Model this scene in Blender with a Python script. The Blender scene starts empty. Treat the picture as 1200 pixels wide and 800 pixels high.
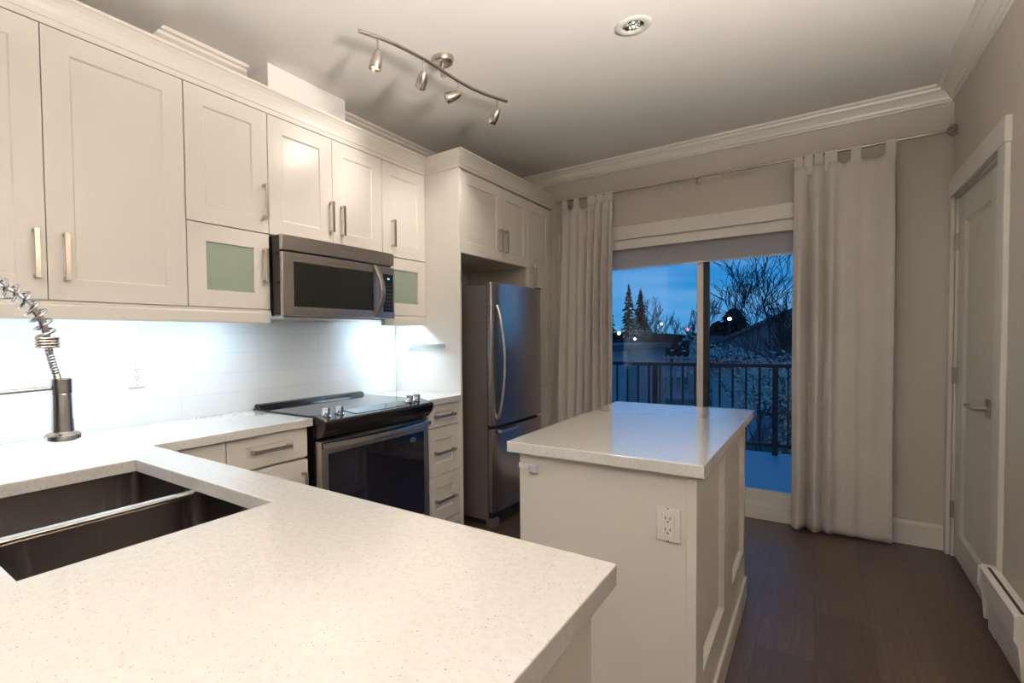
import bpy, bmesh, math, random
from mathutils import Vector, Matrix
S = bpy.context.scene
COL = S.collection
random.seed(7)

# ------------------------------------------------------------------ camera
YAW, PITCH, ROLL, CAMH = 0.6766900372940261, -0.02970967272735197, -0.014224538508995075, 1.2781894448780264
def cam_axes(y, p, r):
    fwd = Vector((-math.sin(y)*math.cos(p), math.cos(y)*math.cos(p), math.sin(p)))
    right = Vector((math.cos(y), math.sin(y), 0)); up = right.cross(fwd)
    r2 = right*math.cos(r) + up*math.sin(r); u2 = up*math.cos(r) - right*math.sin(r)
    return r2, u2, fwd
_r, _u, _f = cam_axes(YAW, PITCH, ROLL)
cd = bpy.data.cameras.new('camera'); cam = bpy.data.objects.new('camera', cd); COL.objects.link(cam)
cam.matrix_world = Matrix(((_r.x, _u.x, -_f.x, 0), (_r.y, _u.y, -_f.y, 0), (_r.z, _u.z, -_f.z, CAMH), (0, 0, 0, 1)))
cd.sensor_width = 36; cd.lens = 598.2963*36/1200
cd.shift_x = (600-477.3608)/1200; cd.shift_y = (415.0794-400)/1200
cd.clip_start = 0.02; cd.clip_end = 400
S.camera = cam

# ------------------------------------------------------------------ exposure, sky
S.view_settings.view_transform = 'Standard'; S.view_settings.look = 'None'
S.view_settings.gamma = 1; S.view_settings.use_curve_mapping = False
S.view_settings.exposure = 0.5
W = bpy.data.worlds.new('dusk_sky'); S.world = W; W.use_nodes = True
nt = W.node_tree; N = nt.nodes; Lk = nt.links
bg = N['Background']; tc = N.new('ShaderNodeTexCoord'); sp = N.new('ShaderNodeSeparateXYZ')
Lk.new(tc.outputs['Generated'], sp.inputs[0])
ramp = N.new('ShaderNodeValToRGB'); Lk.new(sp.outputs['Z'], ramp.inputs[0])
e = ramp.color_ramp.elements
e[0].position = 0.0; e[0].color = (0.05, 0.27, 0.52, 1)
e[1].position = 0.75; e[1].color = (0.0, 0.10, 0.34, 1)
x = e.new(0.05); x.color = (0.04, 0.25, 0.56, 1)
x = e.new(0.16); x.color = (0.008, 0.165, 0.48, 1)
mp = N.new('ShaderNodeMapping'); mp.inputs['Scale'].default_value = (2.2, 2.2, 13)
Lk.new(tc.outputs['Generated'], mp.inputs[0])
no = N.new('ShaderNodeTexNoise'); no.inputs['Scale'].default_value = 1.7; no.inputs['Detail'].default_value = 5
Lk.new(mp.outputs[0], no.inputs['Vector'])
cr = N.new('ShaderNodeValToRGB'); cr.color_ramp.elements[0].position = 0.44; cr.color_ramp.elements[1].position = 0.62
cr.color_ramp.elements[1].color = (0.75, 0.75, 0.75, 1)
Lk.new(no.outputs['Fac'], cr.inputs[0])
mx = N.new('ShaderNodeMixRGB'); mx.inputs[2].default_value = (0.11, 0.31, 0.60, 1)
Lk.new(cr.outputs[0], mx.inputs[0]); Lk.new(ramp.outputs[0], mx.inputs[1]); Lk.new(mx.outputs[0], bg.inputs['Color'])
bg.inputs['Strength'].default_value = .98

# light strengths (each lamp is made by its fitting's builder below)
WARM = (1.0, 0.915, 0.83)
COOL = (0.58, 0.80, 1.0)
P_SPOT, P_CAN_FILL, P_STRIP, P_UP_FILL = 9.0, 9.0, 1.15, 240.0  # can and uplight powers feed lamps added outside the view

# ------------------------------------------------------------------ materials
def mat(name, col=(.8,.8,.8), rough=.5, metal=0.0, spec=.5, coat=0.0, emit=None, es=0.0, **kw):
    m = bpy.data.materials.new(name); m.use_nodes = True; b = m.node_tree.nodes['Principled BSDF']
    b.inputs['Base Color'].default_value = (*col, 1); b.inputs['Roughness'].default_value = rough
    b.inputs['Metallic'].default_value = metal; b.inputs['Specular IOR Level'].default_value = spec
    b.inputs['Coat Weight'].default_value = coat
    if emit: b.inputs['Emission Color'].default_value = (*emit, 1); b.inputs['Emission Strength'].default_value = es
    for k, v in kw.items(): b.inputs[k.replace('_', ' ')].default_value = v
    return m
def nd(m, t): return m.node_tree.nodes.new(t)
def lk(m, a, b): m.node_tree.links.new(a, b)
def bsdf(m): return m.node_tree.nodes['Principled BSDF']
def coords(m, scale=(1,1,1), rot=(0,0,0)):
    t = nd(m, 'ShaderNodeTexCoord'); p = nd(m, 'ShaderNodeMapping')
    g = nd(m, 'ShaderNodeNewGeometry')
    p.inputs['Scale'].default_value = scale; p.inputs['Rotation'].default_value = rot
    lk(m, g.outputs['Position'], p.inputs[0]); return p.outputs[0]
def noise(m, vec, scale, detail=3, rough=.5):
    n = nd(m, 'ShaderNodeTexNoise'); n.inputs['Scale'].default_value = scale; n.inputs['Detail'].default_value = detail
    n.inputs['Roughness'].default_value = rough; lk(m, vec, n.inputs['Vector']); return n.outputs['Fac']
def rampn(m, fac, stops):
    r = nd(m, 'ShaderNodeValToRGB'); lk(m, fac, r.inputs[0]); el = r.color_ramp.elements
    while len(el) < len(stops): el.new(.5)
    for i, (p, c) in enumerate(stops): el[i].position = p; el[i].color = (*c, 1)
    return r.outputs[0]
def mixc(m, f, a, b, mode='MIX'):
    n = nd(m, 'ShaderNodeMixRGB'); n.blend_type = mode
    for i, v in enumerate((f, a, b)):
        if hasattr(v, 'node'): lk(m, v, n.inputs[i])
        else: n.inputs[i].default_value = v if i == 0 else (*v, 1)
    return n.outputs[0]
def bump(m, h, strength=.2, dist=.002):
    b = nd(m, 'ShaderNodeBump'); b.inputs['Strength'].default_value = strength; b.inputs['Distance'].default_value = dist
    lk(m, h, b.inputs['Height']); lk(m, b.outputs[0], bsdf(m).inputs['Normal'])

def noisy(name, col, rough, amt=.04, scale=3, bs=0, bscale=200, **kw):
    m = mat(name, col, rough, **kw); v = coords(m)
    f = noise(m, v, scale, 3)
    lk(m, rampn(m, f, [(.3, tuple(c*(1-amt) for c in col)), (.7, tuple(min(1, c*(1+amt)) for c in col))]), bsdf(m).inputs['Base Color'])
    if bs: bump(m, noise(m, v, bscale, 2), bs)
    return m
M = {}
M['cab'] = noisy('cream_lacquer', (.73, .69, .63), .32, .012, 1.2, spec=.4)
M['cabin'] = mat('cabinet_carcass', (.62, .57, .49), .5)
M['gap'] = mat('shadow_gap', (.05, .04, .035), .8)
M['trimw'] = noisy('white_trim_paint', (.74, .70, .64), .35, .012, 2)
M['wall'] = noisy('greige_wall_paint', (.58, .53, .47), .62, .02, 1.5, bs=.08, bscale=350)
M['ceil'] = noisy('ceiling_paint', (.755, .73, .70), .75, .015, 1.0, bs=.12, bscale=250)
M['doorw'] = noisy('door_paint', (.66, .63, .57), .35, .01, 2)
M['chrome'] = mat('chrome', (.62, .63, .65), .09, 1)
M['nickel'] = mat('brushed_nickel', (.56, .50, .44), .27, 1)
M['dknickel'] = mat('aged_nickel', (.48, .43, .39), .38, 1)
M['rubber'] = mat('black_rubber', (.012, .012, .013), .5)
M['blackgloss'] = mat('black_enamel', (.012, .011, .011), .16)
M['blackglass'] = mat('black_glass', (.012, .012, .016), .04, spec=.6)
M['darkwin'] = mat('oven_window_glass', (.010, .010, .018), .05, spec=.7)
M['mwwin'] = mat('microwave_window', (.018, .018, .016), .07, spec=.25)
M['plastic'] = mat('white_plastic', (.80, .76, .72), .3)
M['latch'] = mat('pale_plastic', (.55, .54, .58), .3)
M['slot'] = mat('slot_black', (.02, .018, .016), .6)
M['frost'] = mat('frosted_green_glass', (.30, .36, .29), .35, spec=.4)
M['railm'] = mat('black_railing_metal', (.012, .013, .016), .5)
M['bark'] = noisy('dark_bark', (.008, .014, .02), .9, .3, 8)
M['needle'] = noisy('dark_needles', (.010, .018, .018), .95, .3, 3)
M['leafpale'] = noisy('pale_leaf', (.36, .39, .36), .9, .3, 6)
M['siding'] = noisy('pale_siding', (.34, .36, .38), .8, .06, 2)
M['darksiding'] = noisy('dark_siding', (.11, .14, .17), .85, .08, 2)
M['roofm'] = noisy('dark_roof', (.07, .085, .11), .9, .1, 2)
M['hill'] = noisy('far_woods', (.014, .018, .026), 1, .3, .3)
M['bulb'] = mat('lit_bulb', (1, .9, .7), .4, emit=(1, .80, .50), es=14)
M['strip'] = mat('lit_strip', (1, 1, 1), .4, emit=COOL, es=3)
M['lampw'] = mat('street_lamp_glow', (1, 1, 1), .4, emit=(.9, .9, .75), es=14)
M['lampr'] = mat('red_signal_glow', (1, .1, .1), .4, emit=(1, .03, .03), es=12)
M['disp'] = mat('blue_display_digits', (0, 0, 0), .3, emit=(.15, .5, 1), es=2.5)
M['keybase'] = mat('black_keypad', (.012, .012, .014), .35, spec=.25)
M['key'] = mat('keypad_print', (.13, .13, .13), .5)
M['badge'] = mat('badge_silver', (.55, .53, .52), .3, 1)
M['reflector'] = mat('lamp_reflector', (.92, .92, .88), .22, 1)
M['dullwhite'] = mat('downlight_ring', (.60, .60, .54), .45)

# brushed steel
def steel(name, col, rough, axis):
    m = mat(name, col, rough, 1, Anisotropic=.3)
    sc = {'y': (1, 1, 260), 'z': (1, 260, 1), 'n': (80, 80, 80)}[axis]
    v = coords(m, sc); f = noise(m, v, 2.0, 2)
    lk(m, rampn(m, f, [(.2, (rough*.94,)*3), (.8, (rough*1.06,)*3)]), bsdf(m).inputs['Roughness'])
    return m
M['steel'] = steel('brushed_steel', (.52, .475, .44), .30, 'y')
M['fridge'] = steel('fridge_steel', (.48, .44, .42), .24, 'z')
M['fridgeside'] = mat('fridge_side_grey', (.20, .18, .165), .38, .5)
M['steellt'] = steel('bright_steel', (.66, .63, .60), .22, 'y')
m = M['sink'] = mat('sink_steel', (.30, .27, .25), .30, 1)
v = coords(m, (5, 5, .8)); f = noise(m, v, 2.5, 6, .7)
lk(m, rampn(m, f, [(.56, (.20, .175, .16)), (.78, (.42, .38, .35))]), bsdf(m).inputs['Base Color'])
lk(m, rampn(m, noise(m, v, 1.0, 2), [(.3, (.24,)*3), (.7, (.42,)*3)]), bsdf(m).inputs['Roughness'])

# quartz: warm white with fine grey and brown flecks
m = M['quartz'] = mat('speckled_quartz', (.82, .78, .72), .20, spec=.5, coat=1.0, Coat_Roughness=.10)
v = coords(m)
vo = nd(m, 'ShaderNodeTexVoronoi'); vo.inputs['Scale'].default_value = 300; lk(m, v, vo.inputs['Vector'])
sz = noise(m, v, 60, 2)
mt = nd(m, 'ShaderNodeMath'); mt.operation = 'MULTIPLY'; lk(m, vo.outputs['Distance'], mt.inputs[0])
mt.inputs[1].default_value = 1.0
sub = nd(m, 'ShaderNodeMath'); sub.operation = 'SUBTRACT'
sepc = nd(m, 'ShaderNodeSeparateColor'); lk(m, vo.outputs['Color'], sepc.inputs[0])
th = nd(m, 'ShaderNodeMapRange'); th.inputs['From Min'].default_value = .72; th.inputs['From Max'].default_value = 1
th.inputs['To Min'].default_value = 0; th.inputs['To Max'].default_value = .38; lk(m, sepc.outputs[0], th.inputs[0])
lt = nd(m, 'ShaderNodeMath'); lt.operation = 'LESS_THAN'; lk(m, vo.outputs['Distance'], lt.inputs[0]); lk(m, th.outputs[0], lt.inputs[1])
spk = rampn(m, sepc.outputs[1], [(.0, (.30, .27, .24)), (.5, (.50, .45, .40)), (1.0, (.68, .63, .57))])
base = rampn(m, noise(m, v, 90, 3), [(.3, (.69, .67, .635)), (.7, (.76, .745, .71))])
lk(m, mixc(m, lt.outputs[0], base, spk), bsdf(m).inputs['Base Color'])

# wood floor: planks along y
m = M['floor'] = mat('dark_oak_planks', (.1, .07, .05), .34, spec=.35)
v = coords(m, (1, 1, 1), (0, 0, math.pi/2))
br = nd(m, 'ShaderNodeTexBrick'); lk(m, v, br.inputs['Vector']); br.inputs['Scale'].default_value = 1
br.inputs['Brick Width'].default_value = 1.25; br.inputs['Row Height'].default_value = .19
br.inputs['Mortar Size'].default_value = .0012; br.inputs['Color1'].default_value = (.082, .056, .042, 1)
br.inputs['Color2'].default_value = (.118, .084, .064, 1); br.inputs['Mortar'].default_value = (.06, .04, .03, 1)
br.offset = .37
g = noise(m, coords(m, (22, 1.6, 1)), 3.0, 6, .6)
c = mixc(m, .75, br.outputs['Color'], rampn(m, g, [(.25, (.55, .52, .5)), (.75, (1.15, 1.12, 1.1))]), 'MULTIPLY')
lk(m, c, bsdf(m).inputs['Base Color']); bump(m, g, .06, .001)

# backsplash tile: wide white ceramic, narrow grout
m = M['tile'] = mat('white_wall_tile', (.84, .85, .84), .30)
t = coords(m); sx = nd(m, 'ShaderNodeSeparateXYZ'); lk(m, t, sx.inputs[0]); cb = nd(m, 'ShaderNodeCombineXYZ')
ay = nd(m, 'ShaderNodeMath'); ay.operation = 'ADD'; ay.inputs[1].default_value = -1.635+4.3*1; lk(m, sx.outputs['Y'], ay.inputs[0])
az = nd(m, 'ShaderNodeMath'); az.operation = 'ADD'; az.inputs[1].default_value = -1.02+1.0; lk(m, sx.outputs['Z'], az.inputs[0])
lk(m, ay.outputs[0], cb.inputs[0]); lk(m, az.outputs[0], cb.inputs[1])
br = nd(m, 'ShaderNodeTexBrick'); lk(m, cb.outputs[0], br.inputs['Vector']); br.inputs['Scale'].default_value = 1
br.inputs['Brick Width'].default_value = .43; br.inputs['Row Height'].default_value = .10; br.inputs['Mortar Size'].default_value = .0022
br.inputs['Color1'].default_value = (.84, .85, .84, 1); br.inputs['Color2'].default_value = (.82, .83, .83, 1)
br.inputs['Mortar'].default_value = (.76, .78, .78, 1); br.offset = 0
lk(m, br.outputs['Color'], bsdf(m).inputs['Base Color'])
iv = nd(m, 'ShaderNodeMath'); iv.operation = 'SUBTRACT'; iv.inputs[0].default_value = 1; lk(m, br.outputs['Fac'], iv.inputs[1])
bump(m, iv.outputs[0], .3, .002)

# curtain cloth: weave and translucency
m = M['cloth'] = mat('cream_curtain_cloth', (.80, .74, .69), .85, spec=.15)
v = coords(m); f = noise(m, v, 6, 4)
lk(m, rampn(m, f, [(.3, (.78, .72, .67)), (.7, (.82, .765, .715))]), bsdf(m).inputs['Base Color'])
bump(m, noise(m, v, 30, 4), .12, .004)
out = m.node_tree.nodes['Material Output']; tr = nd(m, 'ShaderNodeBsdfTranslucent'); tr.inputs[0].default_value = (.6, .55, .5, 1)
ms = nd(m, 'ShaderNodeMixShader'); ms.inputs[0].default_value = .18
lk(m, bsdf(m).outputs[0], ms.inputs[1]); lk(m, tr.outputs[0], ms.inputs[2]); lk(m, ms.outputs[0], out.inputs[0])
# roller blind: thin translucent screen
m = M['blind'] = mat('roller_blind_cloth', (.66, .62, .60), .8, spec=.1)
out = m.node_tree.nodes['Material Output']; tr = nd(m, 'ShaderNodeBsdfTranslucent'); tr.inputs[0].default_value = (.75, .72, .7, 1)
ms = nd(m, 'ShaderNodeMixShader'); ms.inputs[0].default_value = .55
lk(m, bsdf(m).outputs[0], ms.inputs[1]); lk(m, tr.outputs[0], ms.inputs[2]); lk(m, ms.outputs[0], out.inputs[0])
# clear glass
def glass(name, tint=(1, 1, 1), ior=1.46):
    m = bpy.data.materials.new(name); m.use_nodes = True; m.node_tree.nodes.clear()
    o = nd(m, 'ShaderNodeOutputMaterial'); f = nd(m, 'ShaderNodeFresnel'); f.inputs[0].default_value = ior
    t = nd(m, 'ShaderNodeBsdfTransparent'); t.inputs[0].default_value = (*tint, 1)
    gl = nd(m, 'ShaderNodeBsdfGlossy'); gl.inputs['Roughness'].default_value = 0.0
    mm = nd(m, 'ShaderNodeMixShader'); lk(m, f.outputs[0], mm.inputs[0]); lk(m, t.outputs[0], mm.inputs[1])
    lk(m, gl.outputs[0], mm.inputs[2]); lk(m, mm.outputs[0], o.inputs[0]); return m
M['glass'] = glass('window_glass', (.94, .97, .98))
M['shade'] = glass('lamp_shade_glass', (.75, .62, .50))
# ground and deck
m = M['ground'] = mat('frosty_ground', (.1, .12, .12), .95)
lk(m, rampn(m, noise(m, coords(m), .13, 6), [(.40, (.035, .05, .045)), (.52, (.11, .13, .15)), (.62, (.26, .29, .33))]), bsdf(m).inputs['Base Color'])
M['deck'] = noisy('wet_deck_membrane', (.16, .38, .50), .45, .05, 3)

# ------------------------------------------------------------------ helpers
class MB:
    def __init__(s): s.bm = bmesh.new()
    def box(s, x0, x1, y0, y1, z0, z1):
        v = [s.bm.verts.new(p) for p in ((x0,y0,z0),(x1,y0,z0),(x1,y1,z0),(x0,y1,z0),(x0,y0,z1),(x1,y0,z1),(x1,y1,z1),(x0,y1,z1))]
        for f in ((3,2,1,0),(4,5,6,7),(0,1,5,4),(1,2,6,5),(2,3,7,6),(3,0,4,7)): s.bm.faces.new([v[i] for i in f])
        return s
    def poly_prism(s, pts, d):          # pts: planar loop of 3D points, d: offset vector
        d = Vector(d); a = [s.bm.verts.new(p) for p in pts]; b = [s.bm.verts.new(Vector(p)+d) for p in pts]; n = len(pts)
        s.bm.faces.new(a[::-1]); s.bm.faces.new(b)
        for i in range(n): s.bm.faces.new([a[i], a[(i+1) % n], b[(i+1) % n], b[i]])
        return s
    def tube(s, pts, r, n=8, cap=True):
        pts = [Vector(p) for p in pts]; k = len(pts); rr = r if isinstance(r, (list, tuple)) else [r]*k
        rings = []; nrm = None
        for i, p in enumerate(pts):
            t = (pts[min(i+1, k-1)]-pts[max(i-1, 0)]).normalized()
            if nrm is None:
                a = Vector((0, 0, 1)) if abs(t.z) < .9 else Vector((1, 0, 0)); nrm = t.cross(a).normalized()
            else: nrm = (nrm - t*nrm.dot(t)).normalized()
            b = t.cross(nrm)
            rings.append([s.bm.verts.new(p + (nrm*math.cos(2*math.pi*j/n)+b*math.sin(2*math.pi*j/n))*rr[i]) for j in range(n)])
        for a, b in zip(rings, rings[1:]):
            for j in range(n): s.bm.faces.new([a[j], a[(j+1) % n], b[(j+1) % n], b[j]])
        if cap: s.bm.faces.new(rings[0][::-1]); s.bm.faces.new(rings[-1])
        return s
    def lathe(s, prof, o, axis=(0, 0, 1), n=28, closed=False):   # prof: (radius, height)
        ax = Vector(axis).normalized(); a = Vector((1, 0, 0)) if abs(ax.x) < .9 else Vector((0, 1, 0))
        u = ax.cross(a).normalized(); w = ax.cross(u); o = Vector(o); rings = []
        for r, h in prof:
            rings.append([s.bm.verts.new(o+ax*h+(u*math.cos(2*math.pi*j/n)+w*math.sin(2*math.pi*j/n))*max(r, 1e-5)) for j in range(n)])
        for a_, b_ in zip(rings, rings[1:]):
            for j in range(n): s.bm.faces.new([a_[j], a_[(j+1) % n], b_[(j+1) % n], b_[j]])
        s.bm.faces.new(rings[0][::-1]); s.bm.faces.new(rings[-1])
        return s
    def slab(s, xs, ys, keep, z0, z1, f=lambda a, b, c: (a, b, c)):   # grid of cells extruded, cells dropped by keep()
        V = {}
        def vv(i, j, k):
            if (i, j, k) not in V: V[i, j, k] = s.bm.verts.new(f(xs[i], ys[j], (z0, z1)[k]))
            return V[i, j, k]
        K = {(i, j) for i in range(len(xs)-1) for j in range(len(ys)-1) if keep(i, j)}
        for i, j in K:
            s.bm.faces.new([vv(i,j,1), vv(i+1,j,1), vv(i+1,j+1,1), vv(i,j+1,1)])
            s.bm.faces.new([vv(i,j+1,0), vv(i+1,j+1,0), vv(i+1,j,0), vv(i,j,0)])
            for (di, dj, a, b) in ((0,-1,(i,j),(i+1,j)), (1,0,(i+1,j),(i+1,j+1)), (0,1,(i+1,j+1),(i,j+1)), (-1,0,(i,j+1),(i,j))):
                if (i+di, j+dj) not in K: s.bm.faces.new([vv(*a,0), vv(*b,0), vv(*b,1), vv(*a,1)])
        return s
    def build(s, name, m, parent=None, bevel=0, smooth=False, seg=2, loc=None, weld=False):
        if weld: bmesh.ops.remove_doubles(s.bm, verts=s.bm.verts, dist=1e-5)
        bmesh.ops.recalc_face_normals(s.bm, faces=s.bm.faces)
        off = Vector((0, 0, 0)); p = parent
        while p is not None: off += p.location; p = p.parent
        o = bpy.data.objects.new(name, bpy.data.meshes.new(name))
        if parent is None:                        # origin at the base centre of the thing
            c = [v.co for v in s.bm.verts]
            lo = Vector([min(q[i] for q in c) for i in range(3)]); hi = Vector([max(q[i] for q in c) for i in range(3)])
            off = Vector(loc) if loc else Vector(((lo.x+hi.x)/2, (lo.y+hi.y)/2, lo.z)); o.location = off
        else: o.parent = parent
        bmesh.ops.translate(s.bm, verts=s.bm.verts, vec=-off)
        s.bm.to_mesh(o.data); s.bm.free(); COL.objects.link(o)
        o.data.materials.append(M[m] if isinstance(m, str) else m)
        if smooth:
            for f in o.data.polygons: f.use_smooth = True
            try: o.data.set_sharp_from_angle(angle=math.radians(40))
            except Exception: pass
        if bevel:
            b = o.modifiers.new('bevel', 'BEVEL'); b.width = bevel; b.segments = seg; b.limit_method = 'ANGLE'; b.angle_limit = math.radians(35)
        return o
def tag(o, label=None, cat=None, group=None, kind=None):
    if label: o['label'] = label
    if cat: o['category'] = cat
    if group: o['group'] = group
    if kind: o['kind'] = kind
    return o
def empty(name, loc, label=None, cat=None, group=None, kind=None):
    o = bpy.data.objects.new(name, None); COL.objects.link(o); o.location = loc; o.empty_display_size = .05
    return tag(o, label, cat, group, kind)
def struct(o, label=None, cat=None): return tag(o, label, cat, None, 'structure')
def lamp(name, kind, loc, energy, col, parent=None, aim=None, **kw):
    d = bpy.data.lights.new(name, kind); d.energy = energy; d.color = col
    for k, v in kw.items(): setattr(d, k, v)
    o = bpy.data.objects.new(name, d); COL.objects.link(o)
    off = Vector((0, 0, 0)); p = parent
    while p is not None: off += p.location; p = p.parent
    if parent: o.parent = parent
    o.location = Vector(loc)-off
    if aim is not None: o.rotation_euler = Vector(aim).to_track_quat('-Z', 'Y').to_euler()
    return o
def text(name, s, m, parent, origin, right, up, size, depth=.0006):
    cu = bpy.data.curves.new('t', 'FONT'); cu.body = s; cu.size = size; cu.extrude = depth; cu.align_x = 'CENTER'; cu.align_y = 'CENTER'
    t = bpy.data.objects.new('t', cu); COL.objects.link(t); bpy.context.view_layer.update()
    me = bpy.data.meshes.new_from_object(t.evaluated_get(bpy.context.evaluated_depsgraph_get()))
    bpy.data.objects.remove(t); bpy.data.curves.remove(cu)
    R_, U = Vector(right).normalized(), Vector(up).normalized(); n = R_.cross(U)
    off = Vector((0, 0, 0)); p = parent
    while p is not None: off += p.location; p = p.parent
    o = Vector(origin)-off
    me.transform(Matrix(((R_.x, U.x, n.x, o.x), (R_.y, U.y, n.y, o.y), (R_.z, U.z, n.z, o.z), (0, 0, 0, 1))))
    me.materials.clear(); me.materials.append(M[m]); me.name = name
    ob = bpy.data.objects.new(name, me); COL.objects.link(ob); ob.parent = parent; return ob

# panel facing +x (u = y), -y (u = x) or -x (u = y); n = outward distance from plane
FX = lambda x: (lambda u, v, n: (x+n, u, v))
FNX = lambda x: (lambda u, v, n: (x-n, u, v))
FNY = lambda y: (lambda u, v, n: (u, y-n, v))
FY = lambda y: (lambda u, v, n: (u, y+n, v))
def shaker(mb, F, u0, u1, v0, v1, t=.02, su=.085, sv=.075, rec=.006, sl=.005, hole=False):
    """frame-and-panel front; back at plane n=0, front at n=t"""
    def ring(a, b, c, d, n): return [mb.bm.verts.new(F(*p, n)) for p in ((a, c), (b, c), (b, d), (a, d))]
    B = ring(u0, u1, v0, v1, 0); O = ring(u0, u1, v0, v1, t); I = ring(u0+su, u1-su, v0+sv, v1-sv, t)
    if not hole:
        R = ring(u0+su+sl, u1-su-sl, v0+sv+sl, v1-sv-sl, t-rec)
        mb.bm.faces.new(R); mb.bm.faces.new(B[::-1])
        seq = [(B, O), (O, I), (I, R)]
    else:
        R = ring(u0+su, u1-su, v0+sv, v1-sv, 0); seq = [(B, O), (O, I), (I, R), (R, B)]
    for a, b in seq:
        for i in range(4): mb.bm.faces.new([a[i], a[(i+1) % 4], b[(i+1) % 4], b[i]])
    return mb
def bar_handle(F, u, v, L, vertical, parent, t=.02, w=.017, d=.032, m='nickel', name='handle'):
    mb = MB(); h = L/2
    def bx(u0, u1, v0, v1, n0, n1):
        a = F(u0, v0, n0); b = F(u1, v1, n1)
        mb.box(min(a[0],b[0]), max(a[0],b[0]), min(a[1],b[1]), max(a[1],b[1]), min(a[2],b[2]), max(a[2],b[2]))
    if vertical:
        bx(u-w/2, u+w/2, v-h, v+h, t+d-.007, t+d)
        for q in (v-h, v+h-.012): bx(u-w/2, u+w/2, q, q+.012, t, t+d-.007)
    else:
        bx(u-h, u+h, v-w/2, v+w/2, t+d-.007, t+d)
        for q in (u-h, u+h-.012): bx(q, q+.012, v-w/2, v+w/2, t, t+d-.007)
    return mb.build(name, m, parent, bevel=.001)

# ------------------------------------------------------------------ dimensions
XL, XR, YB, YR, ZC, ZD, YD = -2.345, .60, 4.26, -5.6, 2.68, 2.60, 1.065
XU, XF, YP, CT, CB = -2.066, -1.795, 2.784, .914, .877

# ------------------------------------------------------------------ room shell
struct(MB().box(XL-.12, XR+.12, YR-.12, YB+.14, -.12, 0).build('floor', 'floor', loc=(0, 0, 0)))
c = MB().slab([XL-.12, -.66-.047, -.66+.047, XR+.12], [YD, 2.483-.047, 2.483+.047, YB+.14], lambda i, j: not (i == 1 and j == 1), ZC, ZC+.15); c.box(XL-.12, XR+.12, YR-.12, YD, ZD, ZC+.15)
struct(c.build('ceiling', 'ceil', loc=(0, 0, ZC)))
struct(MB().box(XL-.12, XL, YR-.12, YB+.14, 0, ZC).build('wall_left', 'wall', loc=(XL, 0, 0)))
struct(MB().box(XL, XR, YR-.12, YR, 0, ZC).build('wall_rear', 'wall', loc=(0, YR, 0)))
DX0, DX1, DZ0, DZ1 = -1.62, .16, .03, 2.05
w = MB().slab([XL, DX0, DX1, XR], [0, DZ0, DZ1, ZC], lambda i, j: not (i == 1 and j == 1), 0, .14, f=lambda a, b, c: (a, YB+c, b))
struct(w.build('wall_back', 'wall', loc=(0, YB, 0)))
RY0, RY1, RZ1 = 3.235, 4.205, 2.045
w = MB().slab([YR-.12, RY0, RY1, YB+.14], [0, RZ1, ZC], lambda i, j: not (i == 1 and j == 0), 0, .12, f=lambda a, b, c: (XR+c, a, b))
struct(w.build('wall_right', 'wall', loc=(XR, 0, 0)))
struct(MB().box(XL, XL+.004, -1.40, 2.78, CT, 1.40).build('trim_1', 'tile', loc=(XL, 1.3, CT)))     # backsplash tiling
# boxed chase above the microwave
struct(MB().box(XL, -2.17, 1.61, 2.15, 2.43, ZC).build('trim_2', 'ceil'))
# crown mouldings at the ceiling
def crown(name, run, m='trimw', H=.095, P=.085):
    prof = [(0, 0), (.012, 0), (.014, .012), (.022, .016), (.026, .03), (.045, .055), (.062, .066), (.066, .078), (P-.006, .082), (P, H), (0, H)]
    mb = MB(); run(mb, prof); return struct(mb.build(name, m, smooth=False))
def sweep(mb, ends):   # ends: list of rings (same length)
    rings = [[mb.bm.verts.new(p) for p in r] for r in ends]; n = len(rings[0])
    for a, b in zip(rings, rings[1:]):
        for j in range(n): mb.bm.faces.new([a[j], a[(j+1) % n], b[(j+1) % n], b[j]])
    mb.bm.faces.new(rings[0][::-1]); mb.bm.faces.new(rings[-1])
Zb = ZC-.095
crown('trim_3', lambda mb, pr: sweep(mb, [[(XL, YB-p, Zb+h) for p, h in pr], [(XR-p, YB-p, Zb+h) for p, h in pr], [(XR-p, YD, Zb+h) for p, h in pr]]))
crown('trim_4', lambda mb, pr: sweep(mb, [[(XL+p, YD, Zb+h) for p, h in pr], [(XL+p, 1.565, Zb+h) for p, h in pr]]))
crown('trim_5', lambda mb, pr: sweep(mb, [[(XL+p, 2.152, Zb+h) for p, h in pr], [(XL+p, YB-.09, Zb+h) for p, h in pr]]))
# baseboards
def board(mb, F, u0, u1, h=.145):
    pts = [(0, 0), (.014, 0), (.014, h-.02), (.008, h-.006), (.004, h), (0, h)]
    sweep(mb, [[F(u0, v, n) for n, v in pts], [F(u1, v, n) for n, v in pts]]); return mb
struct(board(MB(), FNY(YB), .235, XR).build('baseboard_back', 'trimw'))
struct(board(MB(), FNX(XR), YR, 3.127, .13).build('baseboard_right', 'trimw'))

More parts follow.
